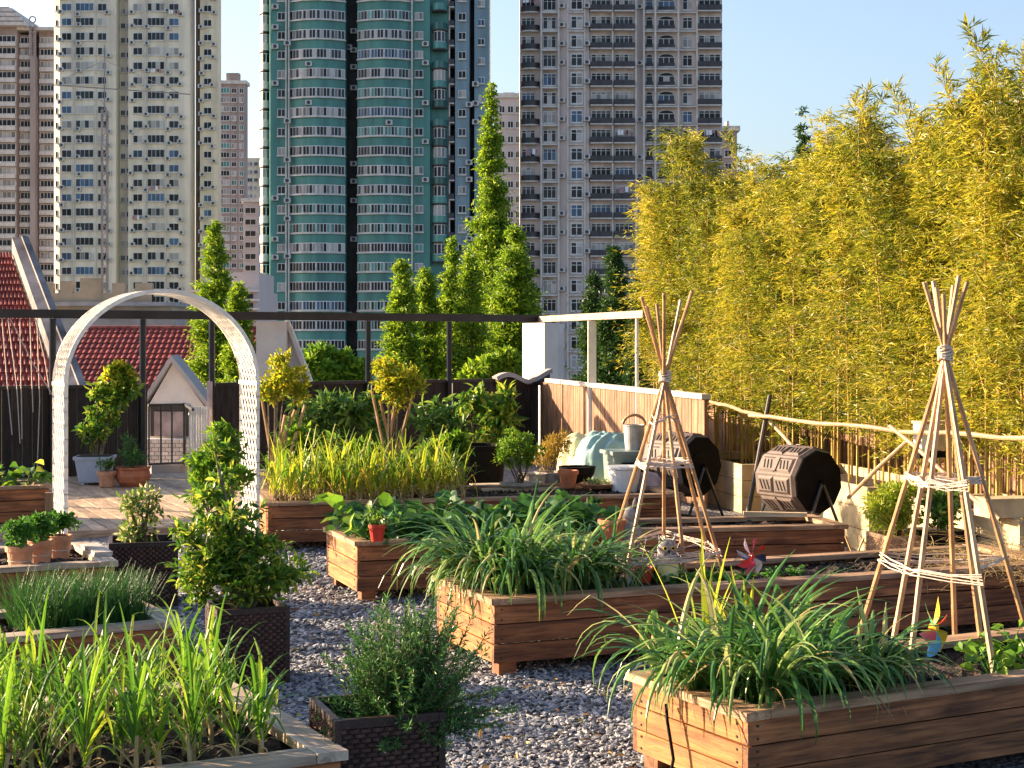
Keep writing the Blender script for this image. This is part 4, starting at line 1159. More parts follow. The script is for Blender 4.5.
GY = [garlic_mesh(60+i, 1.0, ('garlic_sun',), 7) for i in range(7)]
plant_garlic(B_M1, GY, np.arange(.10, 1.62, .095), np.arange(.12, 1.0, .125), .04, 'one of the yellow green garlic plants in the sunny back bed', 'garlic plants in the back bed', (.8, 1.12), .05)

# chives
g = np.random.default_rng(77); n = 2600
def chives(xa, xb, ya, yb, n, L, seed):
    g = np.random.default_rng(seed)
    base = np.array([tuple(B_L3.W(x, y, B_L3.sz)) for x, y in zip(g.uniform(xa, xb, n), g.uniform(ya, yb, n))])
    mb = MB(); blades(mb, base, g.random(n)*6.28, g.uniform(.6, 1.15, n)*L, .0045, g.uniform(.9, 1.5, n), g.uniform(0, .9, n), 5, 0, g, tipw=.3); return mb
mb = chives(-.62, -.10, .14, .54, 1900, .25, 1); mb.add(chives(-1.8, -.85, .1, .40, 500, .09, 2))
o = mb.build('chives', [M['chive']]); o['kind'] = 'stuff'

# ---------------------------------------------------------------- strap leaf clumps
def strap_clump(label, bed, xc, yc, rx, ry, n, L, seed, W=.017, name='daylily_clump', pick_=None, toward=None):
    g = np.random.default_rng(seed)
    k = 16; cc = np.stack([g.uniform(-rx, rx, k), g.uniform(-ry, ry, k)], 1)
    i = g.integers(0, k, n); b2 = cc[i] + g.normal(0, .018, (n, 2))
    O = bed.W(xc, yc); root = empty(name, O, 0, label, 'leafy clump')
    ca, sa = math.cos(bed.a), math.sin(bed.a)
    base = np.stack([b2[:,0]*ca - b2[:,1]*sa, b2[:,0]*sa + b2[:,1]*ca, np.zeros(n)], 1)
    out = np.arctan2(base[:,1], base[:,0]); ph = out + g.normal(0, 1.1, n)
    if toward is not None:
        m_ = g.random(n) < .22; ph[m_] = toward + g.normal(0, .7, m_.sum())
    mb = MB(); e0 = g.uniform(.95, 1.5, n)
    blades(mb, base, ph, g.uniform(.6, 1.12, n)*L, g.uniform(.7, 1.3, n)*W, e0, g.uniform(1.0, 3.4, n), 10, 0, g, kink=.14, power=1.3)
    mb.build('leaf_blades', [M['daylily']], root)
    d = MB(); nd = int(n*.12); blades(d, base[:nd] + np.array([0,0,.01]), g.random(nd)*6.28, g.uniform(.2,.4,nd), .010, g.uniform(.3,.9,nd), g.uniform(1.2,2.6,nd), 7, 0, g)
    d.build('dry_leaves', [M['straw_leaf']], root)
    return root
strap_clump('big arching strap leaf clump spilling over the sunlit end of the middle bed', B_M3, .32, .40, .26, .26, 480, .64, 11, W=.024, toward=-1.6)
strap_clump('arching strap leaf clump in the middle bed, left of the owl', B_M3, .76, .46, .16, .18, 170, .46, 12, W=.021)
strap_clump('wide arching strap leaf clump spilling over the corner of the front right bed', B_R1, .28, .38, .22, .24, 430, .56, 13, W=.022, toward=-1.9)
strap_clump('arching strap leaf clump in the front right bed left of the rainbow pinwheel', B_R1, .62, .36, .20, .20, 240, .42, 14, W=.019)
# upright sunny blades
g = np.random.default_rng(5)
for nm, bed, x, y, lab in (('iris_plant', B_R1, .34, .74, 'upright yellow green sword leaves rising at the left corner of the front right bed'), ('iris_plant', B_R1, .50, .70, 'few upright sunlit sword leaves just right of the taller sword leaves')):
    mb = MB(); n = 9 if x < .4 else 6
    blades(mb, g.normal(0, .02, (n,3))*np.array([1,1,0]), g.random(n)*6.28, g.uniform(.34, .62, n)*(1 if x < .4 else .8), .024, g.uniform(1.25, 1.55, n), g.uniform(0, .45, n), 8, 0, g)
    mb.build(nm, [M['iris']], loc=bed.W(x, y), label=lab, cat='plant')

# ---------------------------------------------------------------- leafy helpers
def shrub(name, label, cat, loc, cl, n, mat, L, W=None, fine=False, seed=1, stems=True, stemr=.008, shell=.35, up=.4, parent=None, group=None, twigm='bark', leafname='foliage', yellow=None):
    """cl: local ellipsoids (x,y,z,rx,ry,rz)"""
    g = np.random.default_rng(seed)
    root = parent or empty(name, loc, 0, label, cat, group)
    p, u = clump_points(cl, n, g, shell)
    d = u + g.normal(size=p.shape)*.6 + np.array([0,0,up])
    mb = MB(); leaves(mb, p, d, L*g.uniform(.6,1.25,n), (W or L*.45)*g.uniform(.8,1.2,n), g=g, fine=fine)
    mb.build(leafname, [mat], root)
    if stems:
        t = MB()
        for c in cl:
            c = np.array(c)
            for k in range(3 + int(len(cl) < 4)*2):
                tip = c[:3] + unit(g.normal(size=3))*c[3:]*.8
                m1 = np.array([c[0]*.4, c[1]*.4, c[2]*.45]) + g.normal(0,.01,3)
                t.tube([(g.normal()*.01, g.normal()*.01, 0), tuple(m1), tuple(c[:3]), tuple(tip)], [stemr, stemr*.8, stemr*.55, stemr*.2], 5, cap=False)
        t.build('stem', [M[twigm]], root)
    return root
def CL(loc, d, items):
    """pixel circles at depth d -> local ellipsoids; items (px,py,rx,ry[,dd])"""
    out = []
    for it in items:
        px, py, rx, ry = it[:4]; dd = d + (it[4] if len(it) > 4 else 0)
        c = Q(px, dd, zat(py, dd)) - Vector(loc); out.append((c.x, c.y, c.z, rx*dd/F, (rx+ry)/2*dd/F, ry*dd/F))
    return out

def wicker(label, c, ang, w, h, mat='wicker', flare=0.0, rows=None, soilz=.06, name='wicker_planter'):
    root = empty(name, c, ang, label, 'planter')
    def side(k):
        mb = MB(); rz = rows or int(h/.016); hh = (h-.03)/rz; nc = int(w/.036); cw = w/nc
        for i in range(rz):
            for j in range(-1, nc+1):
                x0 = -w/2 + (j + .5*(i%2))*cw + .003; x1 = min(x0 + cw*.78, w/2-.012); x0 = max(x0, -w/2+.012)
                if x1 - x0 < .006: continue
                z0 = .015 + i*hh
                xm = (x0+x1)/2; y = -w/2
                mb.hexa([(x0,y+.003,z0+.002),(xm,y-.006,z0+.002),(xm,y+.006,z0+.002),(x0,y+.006,z0+.002),(x0,y,z0+hh-.002),(xm,y-.006,z0+hh-.002),(xm,y+.006,z0+hh-.002),(x0,y+.006,z0+hh-.002)])
                mb.hexa([(xm,y-.006,z0+.002),(x1,y,z0+.002),(x1,y+.006,z0+.002),(xm,y+.006,z0+.002),(xm,y-.006,z0+hh-.002),(x1,y,z0+hh-.002),(x1,y+.006,z0+hh-.002),(xm,y+.006,z0+hh-.002)])
        mb.box(-w/2+.01, w/2-.01, -w/2+.007, -w/2+.014, .0, h-.02, 1)
        o = MB(); o.add(mb, Matrix.Rotation(k*math.pi/2, 4, 'Z')); o.build('woven_side', [M[mat], M['wickerdark'] if mat == 'wicker' else M[mat]], root)
    for k in range(4): side(k)
    mb = MB(); e = w/2+.004; t = .022
    for sx in (-1, 1):
        for sy in (-1, 1): mb.box(sx*(e-t/2)-t/2, sx*(e-t/2)+t/2, sy*(e-t/2)-t/2, sy*(e-t/2)+t/2, 0, h-.001, 0)
    for k in range(4):
        q = MB(); q.box(-e+t+.001, e-t-.001, -e, -e+t, h-.028, h, 0); q.box(-e+t+.001, e-t-.001, -e, -e+t, 0, .02, 0); mb.add(q, Matrix.Rotation(k*math.pi/2, 4, 'Z'))
    mb.build('frame', [M['wickerdark'] if mat == 'wicker' else M[mat]], root)
    X, Y = np.meshgrid(np.linspace(-w/2+.015, w/2-.015, 12), np.linspace(-w/2+.015, w/2-.015, 12), indexing='ij')
    mb = MB(); mb.grid(np.stack([X, Y, h-soilz+rng.normal(0,.006,X.shape)], -1)); mb.build('soil', [M['soil']], root)
    return root

# wicker planters at left
c1 = Q(143, 9.85); wicker('dark wicker planter beside the pot bed, holding a small variegated bush', c1, R(14), .40, .39)
shrub('variegated_bush', 'small variegated bush growing in the dark wicker planter by the deck', 'bush', c1 + Vector((0,0,.33)), CL(c1 + Vector((0,0,.33)), 9.85, [(140,532,22,12), (130,505,13,12), (150,498,14,10), (142,515,18,14)]), 620, leafmat('variegated_leaf', [(0,(.05,.13,.02)),(.5,(.12,.22,.03)),(.75,(.42,.42,.16)),(1,(.55,.50,.22))], trans=.35), .045, fine=True, seed=31)
c2 = Q(247, 7.55); wicker('dark wicker planter holding the big glossy shrub', c2, R(20), .33, .37)
o2 = c2 + Vector((0,0,.3))
shrub('glossy_shrub', 'big glossy green shrub in front of the right foot of the arch', 'shrub', o2, CL(o2, 7.55, [(243,580,56,28), (225,562,46,20), (215,560,30,24), (270,575,30,20,-.05), (235,550,36,22), (215,525,30,16,.1), (203,500,26,14,.15), (258,548,30,14), (230,478,24,12,.2), (200,585,18,18), (215,450,14,10,.2), (190,535,18,16), (243,518,22,14)]), 3700, M['shrub'], .052, .021, fine=True, seed=32, twigm='twig')
shrub('yellow_bush', 'bright yellow green bush reaching up beside the lattice of the arch', 'bush', Q(222, 10.8), CL(Q(222,10.8), 10.8, [(213,462,20,24), (222,440,14,14), (232,455,14,20), (200,470,16,14), (218,490,26,16)]), 1500, M['shrub_bri'], .06, .028, seed=33)
c3 = Q(377, 5.05); c3 = Vector((-.432, 5.08, 0)); wicker('dark wicker planter in the front centre with needle leaved herb', c3, R(20), .345, .45, soilz=.10)
# rosemary
def rosemary(loc, seed=3):
    g = np.random.default_rng(seed); root = empty('rosemary_bush', loc, 0, 'bushy needle leaved rosemary in the front wicker planter', 'herb')
    st = MB(); pts = []; dr = []
    for k in range(300):
        a = g.random()*6.28; L = g.uniform(.16, .38); el = g.uniform(.15, 1.45)
        d = np.array([math.cos(a)*math.cos(el)*.92 + .12, math.sin(a)*math.cos(el)*.92, math.sin(el)])
        b = np.array([g.normal()*.03, g.normal()*.03, 0]); m1 = b + d*L*.5; tip = m1 + (d + np.array([0,0,.45 if el > .5 else -.25]))*L*.45
        st.tube([tuple(b), tuple(m1), tuple(tip)], [.003,.002,.001], 4, cap=False)
        q = 105; u = g.uniform(.12, 1.03, q)[:,None]
        p = np.where(u < .5, b + (m1-b)*u*2, m1 + (tip-m1)*(u-.5)*2); pts.append(p)
        ax = unit((tip-b)[None])[0]; dr.append(ax[None]*.8 + g.normal(size=(q,3))*.6)
    mb = MB(); pts = np.concatenate(pts); leaves(mb, pts, np.concatenate(dr), g.uniform(.018,.032,len(pts)), .0055, g=g, fold=0)
    st.build('stem', [M['bark']], root); mb.build('needles', [M['rosemary']], root)
rosemary(c3 + Vector((.08, .02, .36)))

# ---------------------------------------------------------------- leafy greens in the short bed
g = np.random.default_rng(9)
def rosette(label, loc, n, L, seed, mat='veg', group=None, name='leafy_green'):
    g = np.random.default_rng(seed); root = empty(name, loc, g.random()*6, label, 'vegetable', group)
    a = g.random(n)*6.28; el = g.uniform(.3, 1.3, n); hl = g.uniform(.06, .17, n)*(L/.08)
    d = np.stack([np.cos(a)*np.cos(el), np.sin(a)*np.cos(el), np.sin(el)], 1)
    tips = d*hl[:,None]; st = MB()
    for p in tips: st.tube([(0,0,0), tuple(p*.55+np.array([0,0,.01])), tuple(p)], [.003,.0025,.002], 4, cap=False)
    mb = MB(); d2 = np.stack([np.cos(a), np.sin(a), g.uniform(-.5,.6,n)], 1); leaves(mb, tips, d2, L*g.uniform(.7,1.25,n), L*.8, g=g, fine=True)
    st.build('stem', [M['herb']], root); mb.build('leaves', [M[mat]], root)
for i, x in enumerate(np.arange(.12, 1.66, .17)):
    for j, y in enumerate((.12, .32, .54, .70)):
        rosette('one of the broad leaved green vegetables filling the short bed', B_M2.W(x + g.uniform(-.04,.04), y + g.uniform(-.03,.03)), 18, g.uniform(.085,.125), 400+i*7+j, group='vegetables in the short bed')
# pumpkin like leaves spilling over the left end
rosette('large trailing leaves hanging over the left corner of the short bed', B_M2.W(.03, .12, .40), 14, .13, 470, mat='shrub_bri', name='trailing_plant')

# hanging red pot
rp = Q(377, 9.62, 0); rp.z = zat(541, 9.62); r_ = empty('potted_plant', rp, 0, 'small red pot hung on the edge of the short bed', 'potted plant')
mb = MB(); mb.lathe([(.035,0), (.048,.075), (.054,.08), (.054,.10), (.046,.10), (.044,.085)], 18); mb.build('pot', [M['redpot']], r_)
mb = MB(); mb.lathe([(.0,.082), (.045,.084)], 14, cap0=False, cap1=False); mb.build('soil', [M['soil']], r_)
mb = MB(); a = np.linspace(0, math.pi, 9); mb.tube([(.052*math.cos(t_), 0, .10 + .09*math.sin(t_)) for t_ in a], .002, 4); mb.build('hanger', [M['steel']], r_)
shrub('', None, None, None, [(0,0,.14,.07,.06,.05)], 60, M['shrub_bri'], .045, seed=41, parent=r_, stemr=.002)
# ================================================================ arch
def arch():
    near_r = Q(258, 12.05); near_l = Q(66, 11.55)
    u = (near_r - near_l); W = u.length; u /= W; v = Vector((-u.y, u.x, 0)) * .42
    v = Vector((-.19, .37, 0))
    root = empty('garden_arch', (near_l + near_r)/2 + v/2, 0, 'white lattice garden arch framing the deck', 'arch')
    o = root.location
    Ht = zat(291, 11.8); rr = W/2; spring = Ht - rr*.98
    def path(side, n=44):
        """points from left foot over the top to right foot; side 0 near 1 far"""
        pts = []; c = (near_l+near_r)/2 + v*side - o
        for z in np.linspace(0, spring, 14)[:-1]: pts.append(c - u*rr + Vector((0,0,z)))
        for a in np.linspace(math.pi, 0, n): pts.append(c + u*(rr*math.cos(a)) + Vector((0,0,spring + rr*.98*math.sin(a))))
        for z in np.linspace(spring, 0, 14)[1:]: pts.append(c + u*rr + Vector((0,0,z)))
        return pts
    A, B = path(0), path(1)
    for nm, pp in (('frame', A), ('frame', B)):
        mb = MB()
        for a, b in zip(pp, pp[1:]): mb.bar(a, b + (b-a)*.06, .022, .03)
        mb.build(nm, [M['cream']], root)
    # lattice strips winding between the two rims, weaving diagonally
    mb = MB(); n = len(A); tot = [0]
    for a, b in zip(A, A[1:]): tot.append(tot[-1] + (b-a).length)
    Lt = tot[-1]
    def at(s, k):
        s = min(max(s, 0), Lt - 1e-6); i = max(j for j in range(n) if tot[j] <= s); i = min(i, n-2); f = (s - tot[i])/(tot[i+1]-tot[i])
        return (A[i].lerp(A[i+1], f)).lerp(B[i].lerp(B[i+1], f), k)
    def nrm(s):
        a, b = at(s-.01, .5), at(s+.01, .5); t = (b-a).normalized(); return t.cross(v.normalized()).normalized()
    wv = v.length; run = wv*1.7; sp = .118
    s = -run
    while s < Lt:
        for sgn in (1, -1):
            K = 8; pts = []
            for k in range(K+1):
                q = k/K; ss = s + run*q
                if 0 <= ss <= Lt: pts.append(at(ss, q if sgn > 0 else 1-q) + nrm(ss)*(.004*sgn))
            for a, b in zip(pts, pts[1:]): mb.bar(a, b, .006, .015)
        s += sp
    mb.build('lattice', [M['cream']], root)
    mb = MB()
    for s in (.02, spring, Lt-spring, Lt-.02): mb.bar(at(s, -.03), at(s, 1.03), .03, .03)
    mb.build('cross_bar', [M['cream']], root)
    return root
arch()

# ================================================================ cane tripods
def tripod(label, bed_z, feet, tie, top, seed, rings, r=.011):
    """feet: world points; tie: world point; tops spread above"""
    g = random.Random(seed); root = empty('cane_tripod', Vector((sum(f.x for f in feet)/len(feet), sum(f.y for f in feet)/len(feet), bed_z)), 0, label, 'plant support'); o = root.location
    for i, f in enumerate(feet):
        d = (tie + Vector((g.uniform(-.015,.015), g.uniform(-.015,.015), 0))) - f
        ext = (top[i] - tie.z)/d.z
        tp = tie + d*ext*1.0
        mb = MB(); a, b = f - Vector((0,0,.04)) - o, tp - o; n = 9; ph = g.uniform(0,.6)
        pts = []; rad = []
        for k in range(n+1):
            q = k/n; p = a.lerp(b, q); pts += [p, a.lerp(b, min(1, q+.008))]; rad += [r*1.12*(1-.25*q), r*(1-.25*q)]
        mb.tube(pts, rad, 7); mb.build('cane', [M['cane']], root)
    mb = MB()
    for k in range(6):
        pts = [tie - o + Vector((.028*math.cos(t_) + g.uniform(-.003,.003), .028*math.sin(t_), -.025 + .010*k + .006*math.sin(t_*2+k))) for t_ in np.linspace(0, 2*math.pi, 15)]
        mb.tube(pts, .005, 5, cap=False)
    mb.build('tie', [M['twine']], root)
    order = sorted(range(len(feet)), key=lambda i: math.atan2(feet[i].y-o.y, feet[i].x-o.x))
    for z, strands, sag in rings:
        mb = MB()
        for s_ in range(strands):
            pts = []
            for i in order + [order[0]]:
                f = feet[i]; q = (z + g.uniform(-.026,.022) - f.z)/(tie.z - f.z); p = f.lerp(tie, q) - o
                ou = Vector((p.x, p.y, 0)); ou = ou.normalized() if ou.length > 0 else ou
                p = p + ou*.013
                if pts: pts.append((pts[-1]+p)/2 + Vector((0,0,-sag*g.random())))
                pts.append(p)
            mb.tube(pts, .0026, 4, cap=False)
        if strands >= 6:      # loose string shelf woven across the canes
            for s_ in range(26):
                q1, q2 = g.sample(range(len(feet)), 2); t1, t2 = g.random(), g.random()
                def ringp(i, t):
                    a_, b_ = feet[order[i % len(feet)]], feet[order[(i+1) % len(feet)]]
                    return a_.lerp(tie, (z-a_.z)/(tie.z-a_.z)).lerp(b_.lerp(tie, (z-b_.z)/(tie.z-b_.z)), t) - o
                A_, B_ = ringp(q1, t1), ringp(q2, t2)
                mb.tube([A_, (A_+B_)/2 + Vector((0,0,-.012*g.random())), B_], .0017, 4, cap=False)
        mb.build('string_ring', [M['twine']], root)
    return root
z3 = B_M3.sz
tie1 = Q(665, 8.35); tie1.z = zat(376, 8.35)
feet1 = [P(601,572,z3), P(621,590,z3), P(664,552,z3), P(687,585,z3), P(727,578,z3), P(712,562,z3)]
tripod('cane tripod with string rings standing in the middle bed behind the owl', z3, feet1, tie1, [1.86, 1.82, 1.84, 1.80, 1.83, 1.78], 3, [(.47, 7, .01), (.96, 6, .01), (1.2, 3, .015)])
z1 = B_R1.sz
tie2 = Q(945, 6.75); tie2.z = zat(353, 6.75)
feet2 = [P(858,630,z1), P(889,655,z1), P(909,662,z1), P(996,676,z1), P(983,648,z1), P(1032,640,z1), P(955,634,z1)]
tripod('tall cane tripod with string rings in the front right bed', z1, feet2, tie2, [1.85, 1.88, 1.84, 1.86, 1.83, 1.85, 1.80], 4, [(.66, 5, .01), (1.02, 8, .02)], r=.012)

# ================================================================ compost tumblers
def tumbler(label, px, py, d, rz, R0=.255, L=.43, roll=.0):
    zc = zat(py, d); root = empty('compost_tumbler', Q(px, d), rz, label, 'compost bin')
    n = 10
    def ring(x, r): return [(x, r*math.cos(roll + 2*math.pi*(k+.5)/n), zc + r*math.sin(roll + 2*math.pi*(k+.5)/n)) for k in range(n)]
    mb = MB(); secs = [ring(-L/2, R0*.93), ring(-L/2+.03, R0), ring(L/2-.03, R0), ring(L/2, R0*.93)]
    b = mb.av([p for s in secs for p in s])
    for i in range(3): mb.af([[b+i*n+k, b+i*n+(k+1)%n, b+(i+1)*n+(k+1)%n, b+(i+1)*n+k] for k in range(n)], 0)
    mb.build('drum', [M['compost']], root)
    for x, s in ((-L/2, -1), (L/2, 1)):
        mb = MB(); q = ring(x, R0*.93); q2 = ring(x + s*.012, R0*.90); q3 = ring(x + s*.012, R0*.5); q4 = ring(x+s*.022, R0*.46); b = mb.av(q + q2 + q3 + q4)
        for i in range(3): mb.af([[b+i*n+k, b+i*n+(k+1)%n, b+(i+1)*n+(k+1)%n, b+(i+1)*n+k] for k in range(n)], 0)
        mb.af([b+3*n+k for k in range(n)]); mb.tube([(x, 0, zc), (x+s*.06, 0, zc)], .018, 10)
        mb.build('end_cap', [M['blackpl']], root)  # ends coloured near black for their unlit side
    # raised bevelled panels with slanted vent slots on every facet
    pan = MB(); vent = MB()
    ap = R0*math.cos(math.pi/n); hw = R0*math.sin(math.pi/n)*.80
    for k in range(n):
        a = roll + 2*math.pi*(k+1)/n
        Mx = Matrix.Translation((0, 0, zc)) @ Matrix.Rotation(a, 4, 'X')      # local y -> radial
        for (xa, xb) in ((-L/2+.045, -.004), (.004, L/2-.045)):
            p = [(xa, ap+.001, -hw), (xb, ap+.001, -hw), (xb, ap+.001, hw), (xa, ap+.001, hw)]
            xm, e = (xa+xb)/2, .018
            q = [(xa+e, ap+.013, -hw+e), (xb-e, ap+.013, -hw+e), (xb-e, ap+.013, hw-e), (xa+e, ap+.013, hw-e)]
            t_ = MB(); t_.hexa([p[0], p[1], p[2], p[3], q[0], q[1], q[2], q[3]]); pan.add(t_, Mx)
            t_ = MB()
            for c in (-.036, .0, .036):
                x0 = xm + c; t_.hexa([(x0-.020, ap+.0125, -.036),(x0-.006, ap+.0125, -.036),(x0+.020, ap+.0125, .036),(x0+.006, ap+.0125, .036),
                                      (x0-.020, ap+.0145, -.036),(x0-.006, ap+.0145, -.036),(x0+.020, ap+.0145, .036),(x0+.006, ap+.0145, .036)])
            vent.add(t_, Mx)
        rib = MB(); rib.box(-.02, .02, ap+.014, ap+.02, -hw*.9, hw*.9); 
        if k % 2: pan.add(rib, Mx)
    pn = pan.build('raised_panel', [M['compost']], root); vent.build('vent_slots', [M['blackpl']], pn)
    for s in (-1, 1):
        for q in (-1, 1):
            mb = MB(); mb.tube([(s*(L/2+.045), 0, zc), (s*(L/2+.06), q*.27, 0.0)], .012, 7); mb.build('leg', [M['steel']], root)
    mb = MB()
    for q in (-1, 1): mb.tube([(-L/2-.05, q*.21, .09), (L/2+.05, q*.21, .09)], .010, 6)
    mb.build('stand_bar', [M['steel']], root)
tumbler('dark ten sided compost tumbler with vents, the right one by the stake', 798, 480, 12.0, R(-57), roll=.1)
tumbler('dark ten sided compost tumbler partly behind the smaller cane tripod', 681, 464, 13.7, R(-50), R0=.27, L=.46, roll=.25)

# ================================================================ things behind the back bed
def potp(label, loc, prof, mat, n=20, name='potted_plant', cat='potted plant', sx=1, rz=0.0, square=False):
    r = empty(name, loc, rz, label, cat); mb = MB()
    if square:
        (w0, h0), (w1, h1) = prof
        f = lambda w, z: [(-w,-w,z),(w,-w,z),(w,w,z),(-w,w,z)]
        mb.hexa(f(w0, .03) + f(w1, h1)); mb.hexa(f(w1+.015, h1+.001) + f(w1+.02, h1+.035))
        for a in (-1, 1):
            for b in (-1, 1): mb.box(a*w0*.75-.02, a*w0*.75+.02, b*w0*.75-.02, b*w0*.75+.02, 0, .03)
        top = h1 + .036
        sl = MB(); sl.box(-w1+.01, w1-.01, -w1+.01, w1-.01, top+.001, top+.006); mb.build('pot', [mat], r); sl.build('soil', [M['soil']], r); return r
    mb.lathe(prof, n, sx=sx); mb.build('pot', [mat], r)
    zt = max(z for _, z in prof); rt = [q for q in prof if q[1] > zt*.9][0][0]
    sl = MB(); sl.lathe([(0, zt-.015), (rt*.86, zt-.017)], n, cap0=False, cap1=False, sx=sx); sl.build('soil', [M['soil']], r)
    return r
def classic(r0, r1, h): return [(r0*.9,0), (r0,.004), (r1*.93, h*.78), (r1*1.06, h*.78), (r1*1.08, h*.98), (r1*1.05, h), (r1*.92, h), (r1*.88, h*.85)]

# bench behind the back bed
bz = .36; bn = empty('low_bench', Q(560, 13.95), R(12.9), 'low plank bench behind the back bed carrying pots and a bonsai', 'bench')
mb = MB()
for i in range(4): mb.box(-.75, .95, -.28+.14*i, -.15+.14*i, bz-.03, bz, 0, jit=.001)
mb.build('seat', [M['plankpale']], bn)
for xx in (-.65, .85):
    for yy in (-.2, .2): q = MB(); q.box(xx-.03, xx+.03, yy-.03, yy+.03, 0, bz-.031); q.build('leg', [M['plankpale']], bn)
def B(px, d, z=bz): p = Q(px, d); p.z = z; return p
# bonsai
p = B(521, 13.65); r_ = empty('bonsai_tree', p, R(10), 'small round bonsai tree in a flat pale tray', 'bonsai')
mb = MB(); mb.lathe([(.15,0), (.18,.02), (.19,.045), (.175,.045), (.165,.03)], 24, sx=1.0, sy=.6); mb.build('tray', [M['stone']], r_)
mb = MB(); mb.lathe([(0,.034), (.166,.032)], 20, cap0=False, cap1=False, sy=.6); mb.build('soil', [M['soil']], r_)
mb = MB(); mb.tube([(0,0,.03), (.015,0,.09), (-.01,0,.15), (0,0,.25)], [.016,.012,.010,.005], 7); mb.build('trunk', [M['bark']], r_)
shrub('', None, None, None, CL(p, 13.65, [(518,448,22,12), (504,455,12,10), (534,452,12,12), (520,437,15,8), (510,462,12,6), (528,462,10,6)]), 2100, M['shrub_bri'], .032, .015, seed=51, parent=r_, stemr=.004)
# ochre dry bush in a trough
p = B(549, 14.05); r_ = potp('ochre dry bush in a grey trough right of the bonsai', p, [(.10,0),(.13,.08),(.135,.10),(.12,.10),(.11,.08)], M['stone'])
shrub('', None, None, None, CL(p, 14.05, [(553,450,16,14), (545,458,14,10), (562,444,10,12)]), 1100, M['drygrass'], .05, .009, seed=52, parent=r_, stemr=.003)
potp('small terracotta pot beside the ochre bush, on the bench', B(568, 13.6), classic(.06, .085, .15), M['terra'])
potp('shallow black bowl on the bench between sack and terracotta pot', B(577, 13.9, bz), [(.10,0),(.15,.10),(.165,.16),(.15,.16),(.14,.1)], M['blackpl'])
potp('pale stone block shaped pot left of the terracotta pot', B(533, 13.9), [(.10,0),(.12,.09),(.13,.10),(.11,.10),(.10,.08)], M['stone'])
p = B(598, 13.6); r_ = potp('flat saucer of pale succulents on the bench end', p, [(.12,0),(.16,.03),(.165,.04),(.15,.04),(.14,.03)], M['terra_pale'])
rosette_g = np.random.default_rng(8); mb = MB(); n = 60; a = rosette_g.random(n)*6.28
leaves(mb, np.stack([rosette_g.normal(0,.05,n), rosette_g.normal(0,.04,n), np.full(n,.03)],1), np.stack([np.cos(a), np.sin(a), rosette_g.uniform(.2,1.4,n)],1), .075, .022, g=rosette_g, fine=True); mb.build('foliage', [M['succ']], r_)
# sacks / tarp
def lump(name, label, cat, loc, sx, sy, sz, mat, seed, rz=0.0, folds=3.0, amp=.10, flat_=.75, z0=0.0):
    g = np.random.default_rng(seed); nu, nv = 56, 34
    U, V = np.meshgrid(np.linspace(0, 2*math.pi, nu), np.linspace(-.5*math.pi, .5*math.pi, nv), indexing='ij')
    cu, su, cv, sv = np.cos(U), np.sin(U), np.cos(V), np.sin(V)
    se = lambda a, e: np.sign(a)*np.abs(a)**e
    x = se(cu, flat_)*se(cv, .7); y = se(su, flat_)*se(cv, .7); z = se(sv, .8)
    f = 1.0
    for k in range(7):
        a, b, c = g.normal(0, folds, 3); f = f + amp*.45*np.sin(a*x*2 + b*y*2 + c*z + g.random()*6.28)/(1+.3*k)
    f = f + amp*.25*np.abs(np.sin(9*x + 4*z + g.random()*6))**.5
    pt = np.stack([x*f*sx, y*f*sy, np.maximum(z*f*sz + sz*.9, 0)], -1)
    mb = MB(); mb.grid(pt)
    return mb.build(name, [mat], loc=loc, rz=rz, smooth=True, label=label, cat=cat)
lump('compost_sack', 'large wrinkled teal plastic sack leaning behind the bench', 'sack', Q(607, 14.5), .30, .26, .40, M['teal'], 3, .3, amp=.09)
lump('compost_sack', 'pale yellow sack lying left behind the teal one', 'sack', Q(584, 15.0), .24, .22, .38, M['bagyel'], 5, .2, amp=.08)
# tub
tb = empty('storage_tub', Q(629, 14.0), R(14), 'grey green plastic tub standing behind the end of the back bed', 'tub')
mb = MB(); f = lambda w, z, y=0: [(-w,-.16,z),(w,-.16,z),(w,.16,z),(-w,.16,z)]
mb.hexa(f(.15, 0) + f(.19, .62)); mb.hexa([(-.21,-.19,.622),(.21,-.19,.622),(.21,.19,.622),(-.21,.19,.622),(-.21,-.19,.655),(.21,-.19,.655),(.21,.19,.655),(-.21,.19,.655)]); mb.build('body', [M['greygreen']], tb)
mb = MB(); mb.box(-.13,.13,-.205,-.192,.30,.56); mb.build('door', [M['blackpl']], tb)
mb = MB(); mb.lathe([(.10,0), (.14,.22), (.15,.23), (.15,.25), (.135,.25), (.12,.1)], 20)
mb.build('bucket', [M['white']], loc=Q(622, 13.55, .0) + Vector((.02,0,.30)), label='white plastic bucket in front of the grey green tub', cat='bucket')
mb = MB(); mb.box(-.2,.2,-.14,.14,0,.30,0); mb.build('wooden_crate', [M['plankpale']], loc=Q(640, 13.6), rz=R(10), label='pale wooden block under the white bucket and pink sack', cat='block')
lump('pink_sack', 'small pinkish sack on the pale wooden block', 'sack', Q(650, 13.62, .301), .12, .10, .10, plain('pinkish_sack', (.55,.38,.36), .8, .12, 6, .3), 8)
# watering can / bucket with wooden handle
p = Q(634, 14.02, .656); r_ = empty('metal_bucket', p, 0, 'galvanised bucket with raised brown handle on top of the tub', 'bucket')
mb = MB(); mb.lathe([(.075,0), (.078,.01), (.094,.205), (.099,.21), (.099,.22), (.090,.22), (.075,.03)], 24); mb.build('pail', [M['galv']], r_)
mb = MB(); mb.tube([(.098*math.cos(t_), 0, .215 + .09*math.sin(t_)) for t_ in np.linspace(0, math.pi, 13)], [.010]+[.014]*11+[.010], 7); mb.build('handle', [M['cane']], r_)

